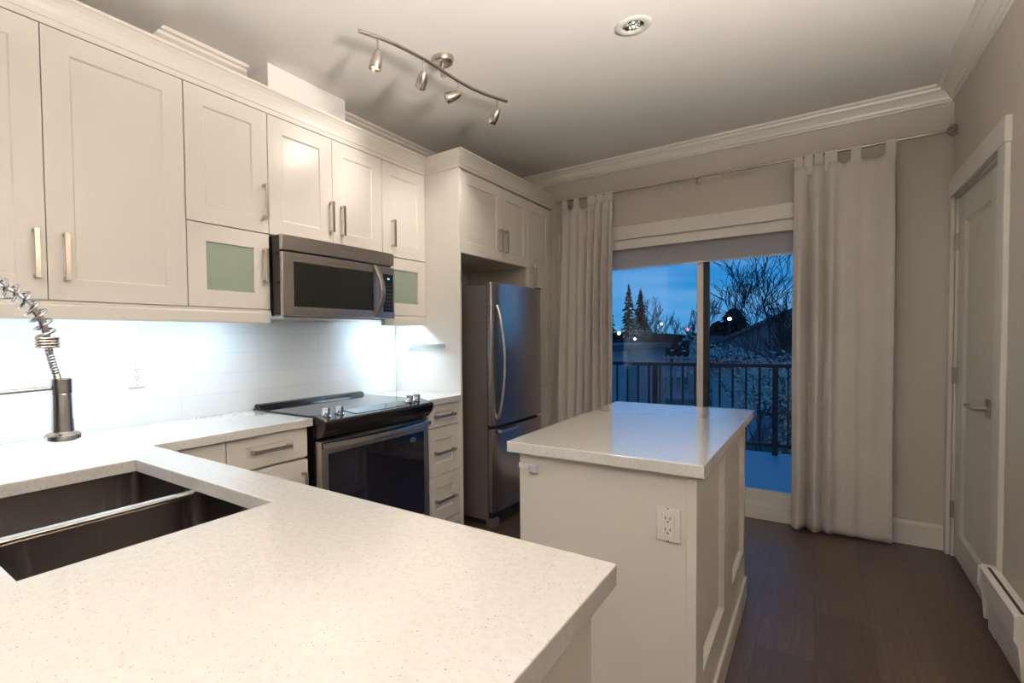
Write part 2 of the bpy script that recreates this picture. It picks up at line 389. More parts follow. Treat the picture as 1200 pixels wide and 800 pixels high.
# ------------------------------------------------------------------ sliding glass door to the balcony
d = empty('door_1', (-.70, YB+.06, DZ0), kind='structure')
mb = MB(); t = .045
for a in ((DX0, DX0+t, DZ0, DZ1), (DX1-t, DX1, DZ0, DZ1), (DX0+t, DX1-t, DZ1-t, DZ1), (DX0+t, DX1-t, DZ0, DZ0+.065)):
    mb.box(a[0]+.001, a[1]-.001, YB+.005, YB+.125, a[2]+.001, a[3]-.001)
mb.build('door_frame', 'trimw', d, bevel=.003)
def sash(x0, x1, y, name, sl=.04, sr=.04):
    z0, z1 = DZ0+.066, DZ1-t-.004; q = MB()
    q.box(x0, x0+sl, y, y+.032, z0, z1).box(x1-sr, x1, y, y+.032, z0, z1).box(x0+sl, x1-sr, y, y+.032, z0, z0+.085).box(x0+sl, x1-sr, y, y+.032, z1-.06, z1)
    p = q.build(name, 'trimw', d, bevel=.003)
    MB().box(x0+sl-.003, x1-sr+.003, y+.013, y+.019, z0+.082, z1-.057).build('pane', 'glass', p); return p
sash(DX0+t+.002, -.655, YB+.03, 'sliding_panel')
sash(-.70, DX1-t-.002, YB+.075, 'fixed_panel')
MB().box(-.6545, -.618, YB+.032, YB+.072, DZ0+.07, DZ1-t-.006).build('weather_strip', 'rubber', d)
MB().box(-.69, -.676, YB+.010, YB+.030, .95, 1.10).build('door_pull', 'trimw', d, bevel=.003)
# casing of the opening
mb = MB(); mb.box(-1.735, .245, YB-.018, YB, 2.04, 2.145).box(-1.735, -1.64, YB-.018, YB, 0, 2.04).box(.15, .23, YB-.018, YB, 0, 2.04)
struct(mb.build('trim_6', 'trimw', bevel=.003))
struct(MB().box(-1.64, .15, YB-.012, YB+.004, 0, .095).box(-1.64, .15, YB-.022, YB-.012, 0, .045).build('trim_7', 'trimw', bevel=.003))
# roller blind
b = empty('roller_blind', (-.73, YB-.02, 1.81), 'pale roller blind drawn a little way down over the sliding glass door', 'blind')
MB().box(-1.635, .145, YB-.045, YB+.001, 1.958, 2.026).build('cassette', 'trimw', b, bevel=.006)
MB().box(-1.60, .11, YB-.006, YB-.0045, 1.815, 1.962).build('fabric', 'blind', b)
MB().box(-1.60, .11, YB-.011, YB-.0005, 1.806, 1.818).build('bottom_bar', 'trimw', b, bevel=.003)

# ------------------------------------------------------------------ interior door in the right wall
d = empty('door_2', (XR+.03, 3.75, 0), kind='structure')
mb = MB(); shaker(mb, FNX(XR+.055), 3.355, 4.172, .012, 2.018, t=.042, su=.145, sv=.14, rec=.012, sl=.02)
leaf = mb.build('door_leaf', 'doorw', d, bevel=.0015)
mb = MB().box(XR+.002, XR+.118, RY0+.001, 3.350, 0, 2.02).box(XR+.002, XR+.118, 4.175, RY1-.001, 0, 2.02).box(XR+.002, XR+.118, RY0+.001, RY1-.001, 2.021, RZ1-.001)
mb.build('door_jamb', 'trimw', d)
mb = MB().box(XR-.018, XR, 3.128, 3.236, 0, 2.035).box(XR-.018, XR, 4.19, YB-.001, 0, 2.035).box(XR-.021, XR, 3.118, YB-.001, 2.035, 2.14)
mb.build('door_casing', 'trimw', d, bevel=.003)
for z in (.27, 1.03, 1.78):
    MB().box(XR-.001, XR+.010, 4.150, 4.198, z-.045, z+.045).tube([(XR+.001, 4.174, z-.047), (XR+.001, 4.174, z+.047)], .006, 8).build('hinge', 'dknickel', d)
h = MB().box(XR+.004, XR+.013, 3.435, 3.490, .885, .965).build('handle_plate', 'dknickel', d, bevel=.002)
MB().tube([(XR+.006, 3.46, .922), (XR-.042, 3.46, .922)], .011, 12).build('lever_neck', 'dknickel', h, smooth=True)
MB().poly_prism([(XR-.050, 3.448, .915), (XR-.050, 3.585, .917), (XR-.028, 3.630, .917), (XR-.022, 3.625, .917), (XR-.038, 3.575, .917), (XR-.038, 3.448, .915)], (0, 0, .014)).build('lever', 'dknickel', h, bevel=.002)

# baseboard heater
hh = empty('baseboard_heater', (XR-.03, 2.92, .05), 'white electric baseboard heater low on the right wall, nearer than the door', 'heater')
y0, y1 = 2.66, 3.18
prof = [(.0, .285), (-.008, .292), (-.046, .292), (-.056, .284), (-.057, .212), (-.051, .20), (-.046, .205), (-.046, .276), (-.040, .282), (-.006, .275)]
mb = MB(); sweep(mb, [[(XR-.002+a, y, z) for a, z in prof] for y in (y0+.012, y1-.012)]); mb.build('front_cover', 'plastic', hh)
prof = [(.0, .20), (-.040, .19), (-.043, .16), (-.036, .155), (-.034, .08), (-.024, .064), (0, .064)]
mb = MB(); sweep(mb, [[(XR-.002+a, y, z) for a, z in prof] for y in (y0+.012, y1-.012)]); mb.build('base_channel', 'plastic', hh)
for y in (y0, y1-.012):
    mb = MB().poly_prism([(XR-.002+a, y, z) for a, z in ((0, .294), (-.050, .294), (-.060, .285), (-.061, .205), (-.050, .185), (-.046, .14), (-.04, .066), (0, .066))], (0, .012, 0)); mb.build('end_cap', 'plastic', hh, bevel=.002)
MB().box(XR-.040, XR-.030, y0+.03, y1-.03, .2918, .2926).build('air_slot', 'gap', hh)
mb = MB().box(XR-.046, XR-.006, y0+.012, y1-.012, .235, .238)
for k in range(40): mb.box(XR-.044, XR-.008, y0+.02+k*.0122, y0+.022+k*.0122, .215, .265)
mb.build('heating_fins', 'gap', hh)

# ------------------------------------------------------------------ upper cabinets on the left wall
def upper(label, y0, y1, doors, name='wall_cabinet'):
    """doors: (y0,y1,z0,z1,kind,handle_y,handle_z,handle_len)"""
    zb = min(q[2] for q in doors)
    t = empty(name, (XL+.1, (y0+y1)/2, zb), label, 'cabinet', 'cream wall cabinets')
    holes = [q for q in doors if q[4] == 'glass']
    c = MB()
    if holes:
        q = holes[0]; c.box(XL, XU-.022, y0, y1, q[3], 2.37)
        c.box(XL, XU-.022, y0, y0+.018, q[2], q[3]).box(XL, XU-.022, y1-.018, y1, q[2], q[3]).box(XL, XL+.01, y0+.018, y1-.018, q[2], q[3]).box(XL+.01, XU-.022, y0+.018, y1-.018, q[2], q[2]+.018)
    else: c.box(XL, XU-.022, y0, y1, zb, 2.37)
    c.build('carcass', 'cabin', t)
    for (a, b, z0, z1, kind, hy, hz, hl) in doors:
        mb = MB(); g = .0015
        if kind == 'glass': shaker(mb, FX(XU-.02), a+g, b-g, z0+g, z1-g, hole=True)
        else: shaker(mb, FX(XU-.02), a+g, b-g, z0+g, z1-g)
        dd = mb.build('door', 'cab', t, bevel=.0012)
        if kind == 'glass':
            tag(MB().box(XU-.014, XU-.008, a+.08, b-.08, z0+.07, z1-.07).build('glass_pane', 'frost', dd), 'frosted grey-green glass pane')
        if hy: bar_handle(FX(XU-.02), hy, hz, hl, True, dd)
    return t
Z0, Z1, Z2 = 1.43, 1.793, 2.370
upper('tall two-door cream wall cabinet at the left edge, above the faucet', .10, 1.104, [(.10, .603, Z0, Z2, 'd', .569, 1.585, .165), (.603, 1.104, Z0, Z2, 'd', .658, 1.583, .165)])
upper('cream wall cabinet with a frosted glass lower door, left of the microwave', 1.106, 1.520, [(1.106, 1.520, Z1+.001, Z2, 'd', 1.494, 1.943, .160), (1.106, 1.520, Z0, Z1-.001, 'glass', 1.486, 1.637, .160)])
upper('cream two-door wall cabinet mounted directly above the microwave', 1.522, 2.346, [(1.522, 1.940, Z1+.001, Z2, 'd', 1.92, 1.943, .165), (1.940, 2.346, Z1+.001, Z2, 'd', 2.003, 1.935, .165)])
upper('cream wall cabinet with a frosted glass lower door, right of the microwave', 2.348, 2.782, [(2.348, 2.782, Z1+.001, Z2, 'd', 2.437, 1.934, .165), (2.348, 2.782, Z0, Z1-.001, 'glass', None, 0, 0)])
upper('cream two-door wall cabinet behind the camera, beyond the left edge', -1.40, .098, [(-1.40, -.652, Z0, Z2, 'd', -.69, 1.585, .165), (-.652, .098, Z0, Z2, 'd', -.61, 1.583, .165)])
# crown on top of the cabinets (one continuous run, turning round the fridge surround)
pr = [(-.02, 0), (.001, 0), (.001, .022), (.004, .024), (.006, .045), (.012, .062), (.021, .078), (.032, .090), (.036, .093), (.040, .094), (.040, .105), (-.02, .105)]
mb = MB(); zt = 2.372
sweep(mb, [[(XU+p, -1.40, zt+h) for p, h in pr], [(XU+p, YP-p, zt+h) for p, h in pr], [(XF+p, YP-p, zt+h+.004) for p, h in pr], [(XF+p, YB-.001, zt+h+.004) for p, h in pr]])
tag(mb.build('cornice_moulding', 'cab'), 'cream crown moulding running along the tops of the wall cabinets and fridge surround', 'moulding')
# light rails
pr = [(-.022, 0), (.004, 0), (.006, .006), (.006, .046), (.001, .052), (.001, .063), (-.022, .063)]
for a, b, l in ((-1.40, 1.521, 'cream light rail under the wall cabinets left of the microwave'), (2.352, 2.783, 'short cream light rail under the glass door cabinet right of the microwave')):
    mb = MB(); sweep(mb, [[(XU-.002+p, y, 1.365+h) for p, h in pr] for y in (a, b)])
    tag(mb.build('light_rail', 'cab'), l, 'trim', 'cabinet light rails')
# under-cabinet strip lights
for a, b, l in ((-1.3, -.7, 'slim under-cabinet light farthest behind the camera'), (-.6, .0, 'slim under-cabinet light just behind the camera'), (.14, .56, 'slim under-cabinet light at the left edge above the faucet'), (.66, 1.06, 'slim under-cabinet light above the left backsplash outlet'), (1.14, 1.49, 'slim under-cabinet light just left of the microwave'), (2.38, 2.75, 'slim under-cabinet light right of the microwave above the steel bar')):
    t = empty('undercabinet_light', (-2.135, (a+b)/2, 1.408), l, 'light', 'under-cabinet strip lights')
    MB().box(-2.165, -2.105, a, b, 1.414, 1.4295).build('housing', 'plastic', t, bevel=.002)
    MB().box(-2.16, -2.11, a+.01, b-.01, 1.4105, 1.4139).build('diffuser', 'strip', t)
    lamp('strip_lamp', 'AREA', (-2.135, (a+b)/2, 1.405), P_STRIP*(b-a)/.4*(2.3 if a > 2 else 1), COOL, t, shape='RECTANGLE', size=.05, size_y=b-a-.02)

# outlets
def outlet(label, F, u, v, w=.072, h=.115, m='plastic'):
    c = F(u, v, 0); t = empty('wall_outlet', c, label, 'outlet', 'duplex wall outlets')
    def bx(mb, a, b, c0, d0, n0, n1):
        p = F(a, c0, n0); q = F(b, d0, n1); mb.box(*[z for i in range(3) for z in (min(p[i], q[i]), max(p[i], q[i]))]); return mb
    bx(MB(), u-w/2, u+w/2, v-h/2, v+h/2, 0, .006).build('cover_plate', m, t, bevel=.002)
    r = bx(MB(), u-.017, u+.017, v-.034, v+.034, .006, .0085).build('receptacle', m, t, bevel=.001)
    mb = MB()
    for s in (-.017, .017):
        bx(mb, u-.0075, u-.0055, v+s, v+s+.008, .0086, .0092); bx(mb, u+.0055, u+.0075, v+s, v+s+.008, .0086, .0092)
        bx(mb, u-.002, u+.002, v+s-.009, v+s-.005, .0086, .0092)
    mb.build('slots', 'slot', r)
    for s in (-.048, .048): bx(MB(), u-.002, u+.002, v+s-.002, v+s+.002, .0061, .0066).build('screw', 'key', t)
    return t
outlet('white duplex outlet on the tiled backsplash between faucet and range', FX(XL+.004), 1.003, 1.141)
outlet('white duplex outlet on the tiled backsplash right of the range', FX(XL+.004), 2.71, 1.10)

# ------------------------------------------------------------------ fridge surround, pantry
P_ = YP+.018
tag(MB().box(XL+.004, XF, YP, P_, 0, 2.371).build('fridge_side_panel', 'cab', bevel=.001), 'tall cream side panel between the short counter and the refrigerator', 'panel')
t = empty('over_fridge_cabinet', (-2.0, 3.3, 1.83), 'cream two-door cabinet high above the refrigerator', 'cabinet')
MB().box(XL+.003, XF-.022, P_+.001, 3.776, 1.832, 2.37).build('carcass', 'cabin', t)
for a, b, hy in ((P_+.001, 3.353, 3.262), (3.353, 3.776, 3.356+.04)):
    dd = shaker(MB(), FX(XF-.02), a+.0015, b-.0015, 1.832, 2.362, su=.075).build('door', 'cab', t, bevel=.0012)
    bar_handle(FX(XF-.02), 3.312 if b < 3.4 else 3.397, 1.978, .165, True, dd, m='dknickel')
t = empty('pantry_cabinet', (-2.0, 4.0, 0), 'tall narrow cream pantry cabinet between refrigerator and curtain', 'cabinet')
MB().box(XL+.003, XF-.022, 3.778, 4.222, .0, 2.37).build('carcass', 'cabin', t)
MB().box(XL+.003, XF-.006, 4.223, YB-.001, 0, 2.37).build('filler', 'cab', t)
for z0, z1, hz in ((.10, .886, .78), (.89, 1.606, None), (1.61, 2.362, 1.775)):
    dd = shaker(MB(), FX(XF-.02), 3.7795, 4.2205, z0, z1).build('door', 'cab', t, bevel=.0012)
    if hz: bar_handle(FX(XF-.02), 3.870, hz, .165, True, dd, m='dknickel')
# steel bar on the panel
t = empty('utensil_bar', (-2.06, YP, 1.232), 'short flat stainless steel bar on the white side panel right of the range', 'rail')
MB().box(-2.225, -1.895, YP-.034, YP-.026, 1.217, 1.246).build('bar', 'steellt', t, bevel=.001)
for x in (-2.20, -1.92): MB().box(x-.008, x+.008, YP-.026, YP, 1.222, 1.241).build('standoff', 'steellt', t)

# ------------------------------------------------------------------ refrigerator
t = empty('refrigerator', (-2.0, 3.375, 0), 'stainless steel bottom-freezer refrigerator in the cream cabinet surround', 'refrigerator')
fy0, fy1 = 2.985, 3.762
MB().box(-2.32, -1.722, fy0+.004, fy1-.004, .045, 1.635).build('cabinet_body', 'fridgeside', t, bevel=.004)
MB().box(-2.30, -1.695, fy0+.02, fy1-.02, .012, .095).build('toe_grille', 'rubber', t)
for y in (fy0+.05, fy1-.05): MB().box(-1.74, -1.675, y-.045, y+.03, .0, .06).build('foot', 'fridgeside', t, bevel=.006)
def fdoor(z0, z1, nm):
    n = 14; pts = []
    for i in range(n+1):
        s = i/n; y = fy0+s*(fy1-fy0); e_ = min(s, 1-s)*(fy1-fy0); x = -1.672+.012*(1-(2*s-1)**2)-(max(0, .014-e_)**2)*60
        pts.append((x, y, z0))
    pts += [(-1.715, fy1, z0), (-1.715, fy0, z0)]
    return MB().poly_prism(pts, (0, 0, z1-z0)).build(nm, 'fridge', t, bevel=.003, smooth=True)
fd = fdoor(.690, 1.648, 'refrigerator_door'); zd = fdoor(.105, .668, 'freezer_drawer')
MB().box(-1.721, -1.7155, fy0+.008, fy1-.008, .10, 1.64).build('door_gasket', 'rubber', t)
pts = []
for i in range(21):
    s = i/20; z = 1.495-s*.76; pts.append((-1.664+.048*math.sin(math.pi*s)**.8 if 0 < s < 1 else -1.668, 3.035+.010*math.sin(math.pi*s), z))
MB().tube(pts, [.009+.003*abs(2*i/20-1) for i in range(21)], 10).build('handle', 'steellt', fd, smooth=True)
MB().poly_prism([(-1.672, 3.03, .668), (-1.635, 3.03, .660), (-1.637, 3.03, .643), (-1.664, 3.03, .640)], (0, .25, 0)).build('freezer_pull', 'steellt', zd, bevel=.002)
MB().box(-1.73, -1.672, fy1-.085, fy1-.01, 1.6485, 1.658).build('top_hinge', 'rubber', t, bevel=.002)
text('brand_lettering', 'Whirlpool', 'dknickel', fd, (-1.6655, 3.655, 1.572), (0, 1, 0), (0, 0, 1), .022)

# ------------------------------------------------------------------ base cabinets on the left wall
XB = -1.862
def base_carcass(t, x1, y0, y1):
    MB().box(XL+.003, x1-.022, y0, y1, .10, CB-.003).box(XL+.003, x1-.08, y0, y1, 0, .10).build('carcass', 'cabin', t)
t = empty('base_cabinet', (-2.1, 1.35, 0), 'cream base cabinet with drawer over door, left of the range', 'cabinet', 'cream base cabinets')
base_carcass(t, XB, 1.139, 1.563)
dd = shaker(MB(), FX(XB-.02), 1.1405, 1.5595, .737, .872, su=.085, sv=.042, rec=.004, sl=.002).build('drawer', 'cab', t, bevel=.0012)
bar_handle(FX(XB-.02), 1.352, .808, .20, False, dd, m='dknickel')
dd = shaker(MB(), FX(XB-.02), 1.1405, 1.5595, .105, .725).build('door', 'cab', t, bevel=.0012)
bar_handle(FX(XB-.02), 1.528, .585, .165, True, dd, m='dknickel')
t = empty('corner_base_cabinet', (-2.1, .98, 0), 'narrow cream corner base cabinet where the peninsula meets the wall run', 'cabinet')
base_carcass(t, XB, .81, 1.137)
shaker(MB(), FX(XB-.02), .83, 1.1365, .105, .872).build('door', 'cab', t, bevel=.0012)
t = empty('base_cabinet', (-2.1, -.7, 0), 'cream base cabinet along the left wall behind the camera', 'cabinet', 'cream base cabinets')
base_carcass(t, XB, -1.39, -.03)
for a, b in ((-1.39, -.935), (-.932, -.482), (-.479, -.035)): shaker(MB(), FX(XB-.02), a, b, .105, .872).build('door', 'cab', t, bevel=.0012)
XB2 = -1.812
t = empty('drawer_cabinet', (-2.1, 2.61, 0), 'narrow cream cabinet of three drawers between range and refrigerator panel', 'cabinet')
base_carcass(t, XB2, 2.442, YP-.001)
for z0, z1, hz in ((.737, .872, .803), (.438, .731, .580), (.150, .432, .284)):
    small = z1-z0 < .15
    dd = shaker(MB(), FX(XB2-.02), 2.4435, YP-.003, z0, z1, su=.075, sv=.045 if small else .075, rec=.004 if small else .008).build('drawer', 'cab', t, bevel=.0012)
    bar_handle(FX(XB2-.02), 2.606, hz, .205, False, dd, m='dknickel')
MB().box(XB2-.022, XB2-.001, 2.4435, YP-.003, .10, .146).build('bottom_rail', 'cab', t)

# countertops
mb = MB().slab([XL+.0045, -1.845, -1.66, -.962, -.248], [-1.40, -.16, .226, .702, .838, 1.582],
               lambda i, j: (0 < j < 4 and not (i == 2 and j == 2)) or (j in (0, 4) and i == 0), CB, CT)
tag(mb.build('peninsula_countertop', 'quartz', bevel=.0025), 'large speckled off-white quartz countertop with the sink cut-out, nearest the viewer', 'countertop')
tag(MB().box(XL+.0045, -1.795, 2.441, YP-.0005, CB, CT).build('side_countertop', 'quartz', bevel=.0025), 'short quartz countertop between the range and the fridge side panel', 'countertop')

# peninsula cabinet: end panel, back, sides; open above the sink bowl
t = empty('peninsula_cabinet', (-1.0, .4, 0), 'cream peninsula cabinet under the foreground countertop', 'cabinet')
MB().box(-.300, -.280, -.02, .812, 0, CB-.001).build('end_panel', 'cab', t, bevel=.001)
MB().box(XB-.02, -.301, -.02, 0, 0, CB-.001).build('back_panel', 'cab', t)
MB().box(XB-.02, -.301, .001, .785, .10, .118).box(XB-.02, -.301, .001, .73, 0, .099).build('base_deck', 'cabin', t)
MB().box(XB-.02, XB-.002, .001, .785, .119, CB-.001).build('partition', 'cabin', t); MB().box(-.87, -.852, .001, .785, .119, CB-.001).build('partition', 'cabin', t)
for i, (a, b) in enumerate(((XB+.02, -1.34), (-1.337, -.86), (-.857, -.303))):
    shaker(MB(), FY(.786), a, b, .105, .870).build('door', 'cab', t, bevel=.0012)

# ------------------------------------------------------------------ sink and faucet
t = empty('kitchen_sink', (-1.311, .464, .70), 'undermount double-bowl stainless steel sink in the foreground countertop', 'sink')
sx0, sx1, sy0, sy1 = -1.668, -.954, .218, .710
def bowl(x0, x1):
    mb = MB(); zt_, zb_ = CB-.001, .690; r = .018
    def ring(o, z, rr=.03, n=5):
        pts = []
        for cx, cy, a0 in ((x1-o-rr, sy0+o+rr, -90), (x1-o-rr, sy1-o-rr, 0), (x0+o+rr, sy1-o-rr, 90), (x0+o+rr, sy0+o+rr, 180)):
            for k in range(n+1):
                a = math.radians(a0+90*k/n); pts.append((cx+rr*math.cos(a), cy+rr*math.sin(a), z))
        return [mb.bm.verts.new(p) for p in pts]
    rs = [ring(-.012, zt_, .02), ring(0, zt_, .02), ring(.004, zb_+.03, .03), ring(.012, zb_+.008, .04), ring(.04, zb_, .05), ring(.13, zb_-.004, .02)]
    for a, b in zip(rs, rs[1:]):
        for j in range(len(a)): mb.bm.faces.new([a[j], a[(j+1) % len(a)], b[(j+1) % len(a)], b[j]])
    mb.bm.faces.new(rs[-1])
    o = mb.build('bowl', 'sink', t, smooth=True)
    sm = o.modifiers.new('solid', 'SOLIDIFY'); sm.thickness = .0015; sm.offset = 0
    c = ((x0+x1)/2, (sy0+sy1)/2)
    MB().lathe([(.044, 0), (.044, .003), (.036, .004), (.030, -.001), (.0, -.001)], (c[0], c[1], zb_-.002)).build('drain', 'chrome', o, smooth=True)
bowl(sx0, -1.322); bowl(-1.300, sx1)
MB().box(-1.324, -1.298, sy0+.004, sy1-.004, CB-.012, CB+.001).build('divider', 'steellt', t, bevel=.004)

t = empty('pull_down_faucet', (-1.31, .125, CT), 'chrome pull-down faucet with an open spring coil, behind the sink at the left edge', 'faucet')
fx, fyc, fzc, fr = -1.31, .252, 1.282, .125
ring_y = fyc-fr
MB().lathe([(.030, 0), (.030, .006), (.024, .012), (.021, .09), (.018, .10), (.014, .11), (.014, .30), (.018, .305), (.018, .36), (.012, .365)], (fx, ring_y, CT)).build('riser', 'chrome', t, smooth=True)
MB().tube([(fx, ring_y, CT+.05), (fx+.05, ring_y, CT+.055), (fx+.11, ring_y+.0, CT+.085)], [.010, .007, .006], 10).build('lever', 'chrome', t, smooth=True)
path = [(fx, fyc-fr*math.cos(math.radians(a)), fzc+fr*math.sin(math.radians(a))) for a in range(0, 181, 4)]
path = [(fx, ring_y, 1.25), (fx, ring_y, 1.265)]+path
tail = [(fx, .381, 1.255), (fx, .388, 1.225), (fx, .396, 1.195)]
full = path+tail
# ribbed hose
hp = []; hr = []
for a, b in zip(full, full[1:]):
    n = max(1, int((Vector(b)-Vector(a)).length/.0030))
    for k in range(n):
        hp.append(Vector(a).lerp(Vector(b), k/n))
hr = [.0074+(.0014 if (i % 2) else 0) for i in range(len(hp))]
MB().tube(hp, hr, 10).build('hose', 'chrome', t, smooth=True)
# spring coil round the hose
def frame_at(pts, s):
    L = [0]
    for a, b in zip(pts, pts[1:]): L.append(L[-1]+(Vector(b)-Vector(a)).length)
    d_ = s*L[-1]
    for i in range(len(pts)-1):
        if L[i+1] >= d_:
            f_ = (d_-L[i])/max(1e-9, L[i+1]-L[i]); return Vector(pts[i]).lerp(Vector(pts[i+1]), f_), (Vector(pts[i+1])-Vector(pts[i])).normalized(), L[-1]
    return Vector(pts[-1]), (Vector(pts[-1])-Vector(pts[-2])).normalized(), L[-1]
turns = 21; cp = []
for k in range(turns*16+1):
    p, tg, _L = frame_at(path, k/(turns*16)); u = Vector((1, 0, 0)); w_ = tg.cross(u)
    a = 2*math.pi*k/16; cp.append(p+(u*math.cos(a)+w_*math.sin(a))*.0185)
MB().tube(cp, .0028, 8).build('spring_coil', 'chrome', t, smooth=True)
mb = MB()
for k in range(4): mb.lathe([(.018, 0), (.0225, .001), (.0235, .003), (.0225, .005), (.018, .006)], (fx, .3775, 1.270+k*.006), n=20)
mb.build('coil_collar', 'nickel', t, smooth=True)
MB().lathe([(.031, 0), (.036, .003), (.036, .011), (.032, .015), (.0225, .019), (.0215, .040), (.0205, .100), (.0195, .103)], (fx, .401, 1.066)).build('spray_head', 'chrome', t, smooth=True)
MB().lathe([(.020, 0), (.0215, .001), (.0215, .031), (.019, .033), (.010, .034)], (fx, .401, 1.169)).build('holder_ring', 'chrome', t, smooth=True)
MB().tube([(fx, ring_y, 1.176), (fx, .382, 1.182)], .0048, 10).build('support_arm', 'chrome', t, smooth=True)

# ------------------------------------------------------------------ microwave
t = empty('over_range_microwave', (-2.15, 1.937, 1.393), 'stainless steel microwave mounted over the range between the glass door cabinets', 'microwave')
my0, my1, mx_ = 1.526, 2.343, -1.97
MB().box(XL+.006, mx_-.028, my0+.002, my1-.002, 1.400, 1.786).build('casing', 'blackgloss', t, bevel=.003)
def bow(y0, y1, z0, z1, nm, x0=-.027, b=0.006, m='steel', par=None, zt_=None):
    n = 16; pts = []
    for i in range(n+1):
        y = y0+(y1-y0)*i/n; s = (y-my0)/(my1-my0); pts.append((mx_-b+b*(1-(2*s-1)**2), y, z0))
    pts += [(mx_+x0, y1, z0), (mx_+x0, y0, z0)]
    return MB().poly_prism(pts, (0, 0, z1-z0)).build(nm, m, par or t, bevel=.002, smooth=True)
band = bow(my0, my1, 1.713, 1.786, 'vent_band')
mdoor = bow(my0, 2.186, 1.400, 1.704, 'door')
mctl = bow(2.189, my1, 1.400, 1.704, 'control_panel')
def plate(y0, y1, z0, z1, nm, m, par, off):
    mb = MB(); n = 12; pts = []
    for i in range(n+1):
        y = y0+(y1-y0)*i/n; s = (y-my0)/(my1-my0); pts.append((mx_-.006+.006*(1-(2*s-1)**2)+off, y, z0))
    pts += [(mx_-.012, y1, z0), (mx_-.012, y0, z0)]
    return mb.poly_prism(pts, (0, 0, z1-z0)).build(nm, m, par)
plate(1.584, 2.158, 1.438, 1.666, 'window_trim', 'steellt', mdoor, .0008)
wf = plate(1.590, 2.152, 1.444, 1.660, 'window', 'mwwin', mdoor, .0015)
kp = plate(2.240, 2.330, 1.440, 1.660, 'keypad', 'keybase', mctl, .0015)
plate(2.280, 2.295, 1.629, 1.638, 'display', 'disp', kp, .003)
mb = MB()
for r in range(7):
    for c_ in range(4):
        mb.box(mx_-.002, mx_+.0002, 2.252+c_*.020, 2.260+c_*.020, 1.456+r*.022, 1.4605+r*.022)
mb.build('buttons', 'key', kp)
pts = [(mx_+.004+.040*math.sin(math.pi*s)+.0, 2.172+.016*math.sin(math.pi*s), 1.700-.296*s) for s in [i/18 for i in range(19)]]
mb = MB(); hw, ht = .019, .005
rings = []
for p in pts: rings.append([(p[0]-ht, p[1]-hw, p[2]), (p[0]+ht, p[1]-hw+.004, p[2]), (p[0]+ht, p[1]+hw-.004, p[2]), (p[0]-ht, p[1]+hw, p[2])])
sweep(mb, rings); mb.build('handle', 'steellt', mdoor, bevel=.0015, smooth=True)
MB().box(XL+.02, mx_-.06, my0+.04, my1-.04, 1.3925, 1.4005).build('underside_vent', 'steellt', t)
text('brand_lettering', 'Whirlpool', 'badge', band, (mx_+.0006, 1.944, 1.749), (0, 1, 0), (0, 0, 1), .020)

# ------------------------------------------------------------------ slide-in range
t = empty('slide_in_range', (-2.05, 2.011, 0), 'black and stainless slide-in electric range with glass cooktop', 'range')
ry0, ry1 = 1.588, 2.436
MB().box(-2.32, -1.845, ry0+.004, ry1-.004, .02, .905).build('oven_body', 'blackgloss', t)
MB().box(-2.325, -1.862, ry0-.003, ry1+.002, .9145, .922).build('cooktop_glass', 'blackglass', t, bevel=.002)
mb = MB().poly_prism([(-2.336, 1.60, .9145), (-2.336, 1.60, .938), (-2.325, 1.60, .945), (-2.300, 1.60, .940), (-2.288, 1.60, .9225), (-2.288, 1.60, .9145)], (0, .80, 0))
mb.build('rear_vent_trim', 'blackgloss', t, bevel=.004)
mb = MB()
for k in range(3): mb.box(-2.300, -2.291, 1.64+k*.25, 1.84+k*.25, .931, .9335)
pr = [(-1.870, .9235), (-1.855, .924), (-1.772, .906), (-1.763, .899), (-1.762, .890), (-1.772, .855), (-1.800, .822), (-1.840, .812), (-1.87, .812)]
fas = MB(); sweep(fas, [[(a, y, z) for a, z in pr] for y in (ry0+.001, ry1-.001)])
fas = fas.build('control_fascia', 'blackgloss', t, bevel=.003)
sl = lambda x: .924-(x+1.855)*(.018/.083)
mb = MB().poly_prism([(-1.858, 1.79, sl(-1.858)+.0012), (-1.858, 2.235, sl(-1.858)+.0012), (-1.790, 2.20, sl(-1.79)+.0012), (-1.790, 1.815, sl(-1.79)+.0012)], (0, 0, .0012))
mb.build('touch_panel', 'blackglass', fas)
nrm = Vector((.018, 0, .083)).normalized()
for y in (1.645, 1.733, 2.285, 2.352):
    o = Vector((-1.826, y, sl(-1.826)+.001))
    k = MB().lathe([(.024, 0), (.024, .004), (.020, .006), (.0185, .020), (.017, .022)], o, nrm, n=22).build('knob', 'chrome', fas, smooth=True)
    tip = o+nrm*.021; mb = MB().box(tip.x-.019, tip.x+.019, y-.0075, y+.0075, tip.z-.004, tip.z+.018); mb.build('knob_grip', 'chrome', k, bevel=.002)
# oven door
dz0, dz1 = .185, .803
mb = MB(); n = 12
def arc_pts(z, bowx=.0):
    return [(-1.800+bowx*(1-(2*i/n-1)**2), ry0+.002+(ry1-ry0-.004)*i/n, z) for i in range(n+1)]
od = MB(); shaker(od, FX(-1.842), ry0+.002, ry1-.002, dz0, dz1, t=.042, su=.043, sv=.062, rec=.003, sl=.003)
od = od.build('oven_door', 'steel', t, bevel=.003)
MB().box(-1.807, -1.8015, ry0+.047, ry1-.047, dz0+.066, dz1-.064).build('oven_window', 'darkwin', od, bevel=.002)
pts = []
rings = []
for i in range(25):
    s = i/24; y = ry0+.004+(ry1-ry0-.008)*s; x = -1.796+.034*(1-(2*s-1)**2)+.010; z = .783
    rings.append([(x-.012, y, z-.017), (x+.004, y, z-.013), (x+.007, y, z), (x+.003, y, z+.014), (x-.012, y, z+.016)])
mb = MB(); sweep(mb, rings); mb.build('door_handle', 'steellt', od, smooth=True)
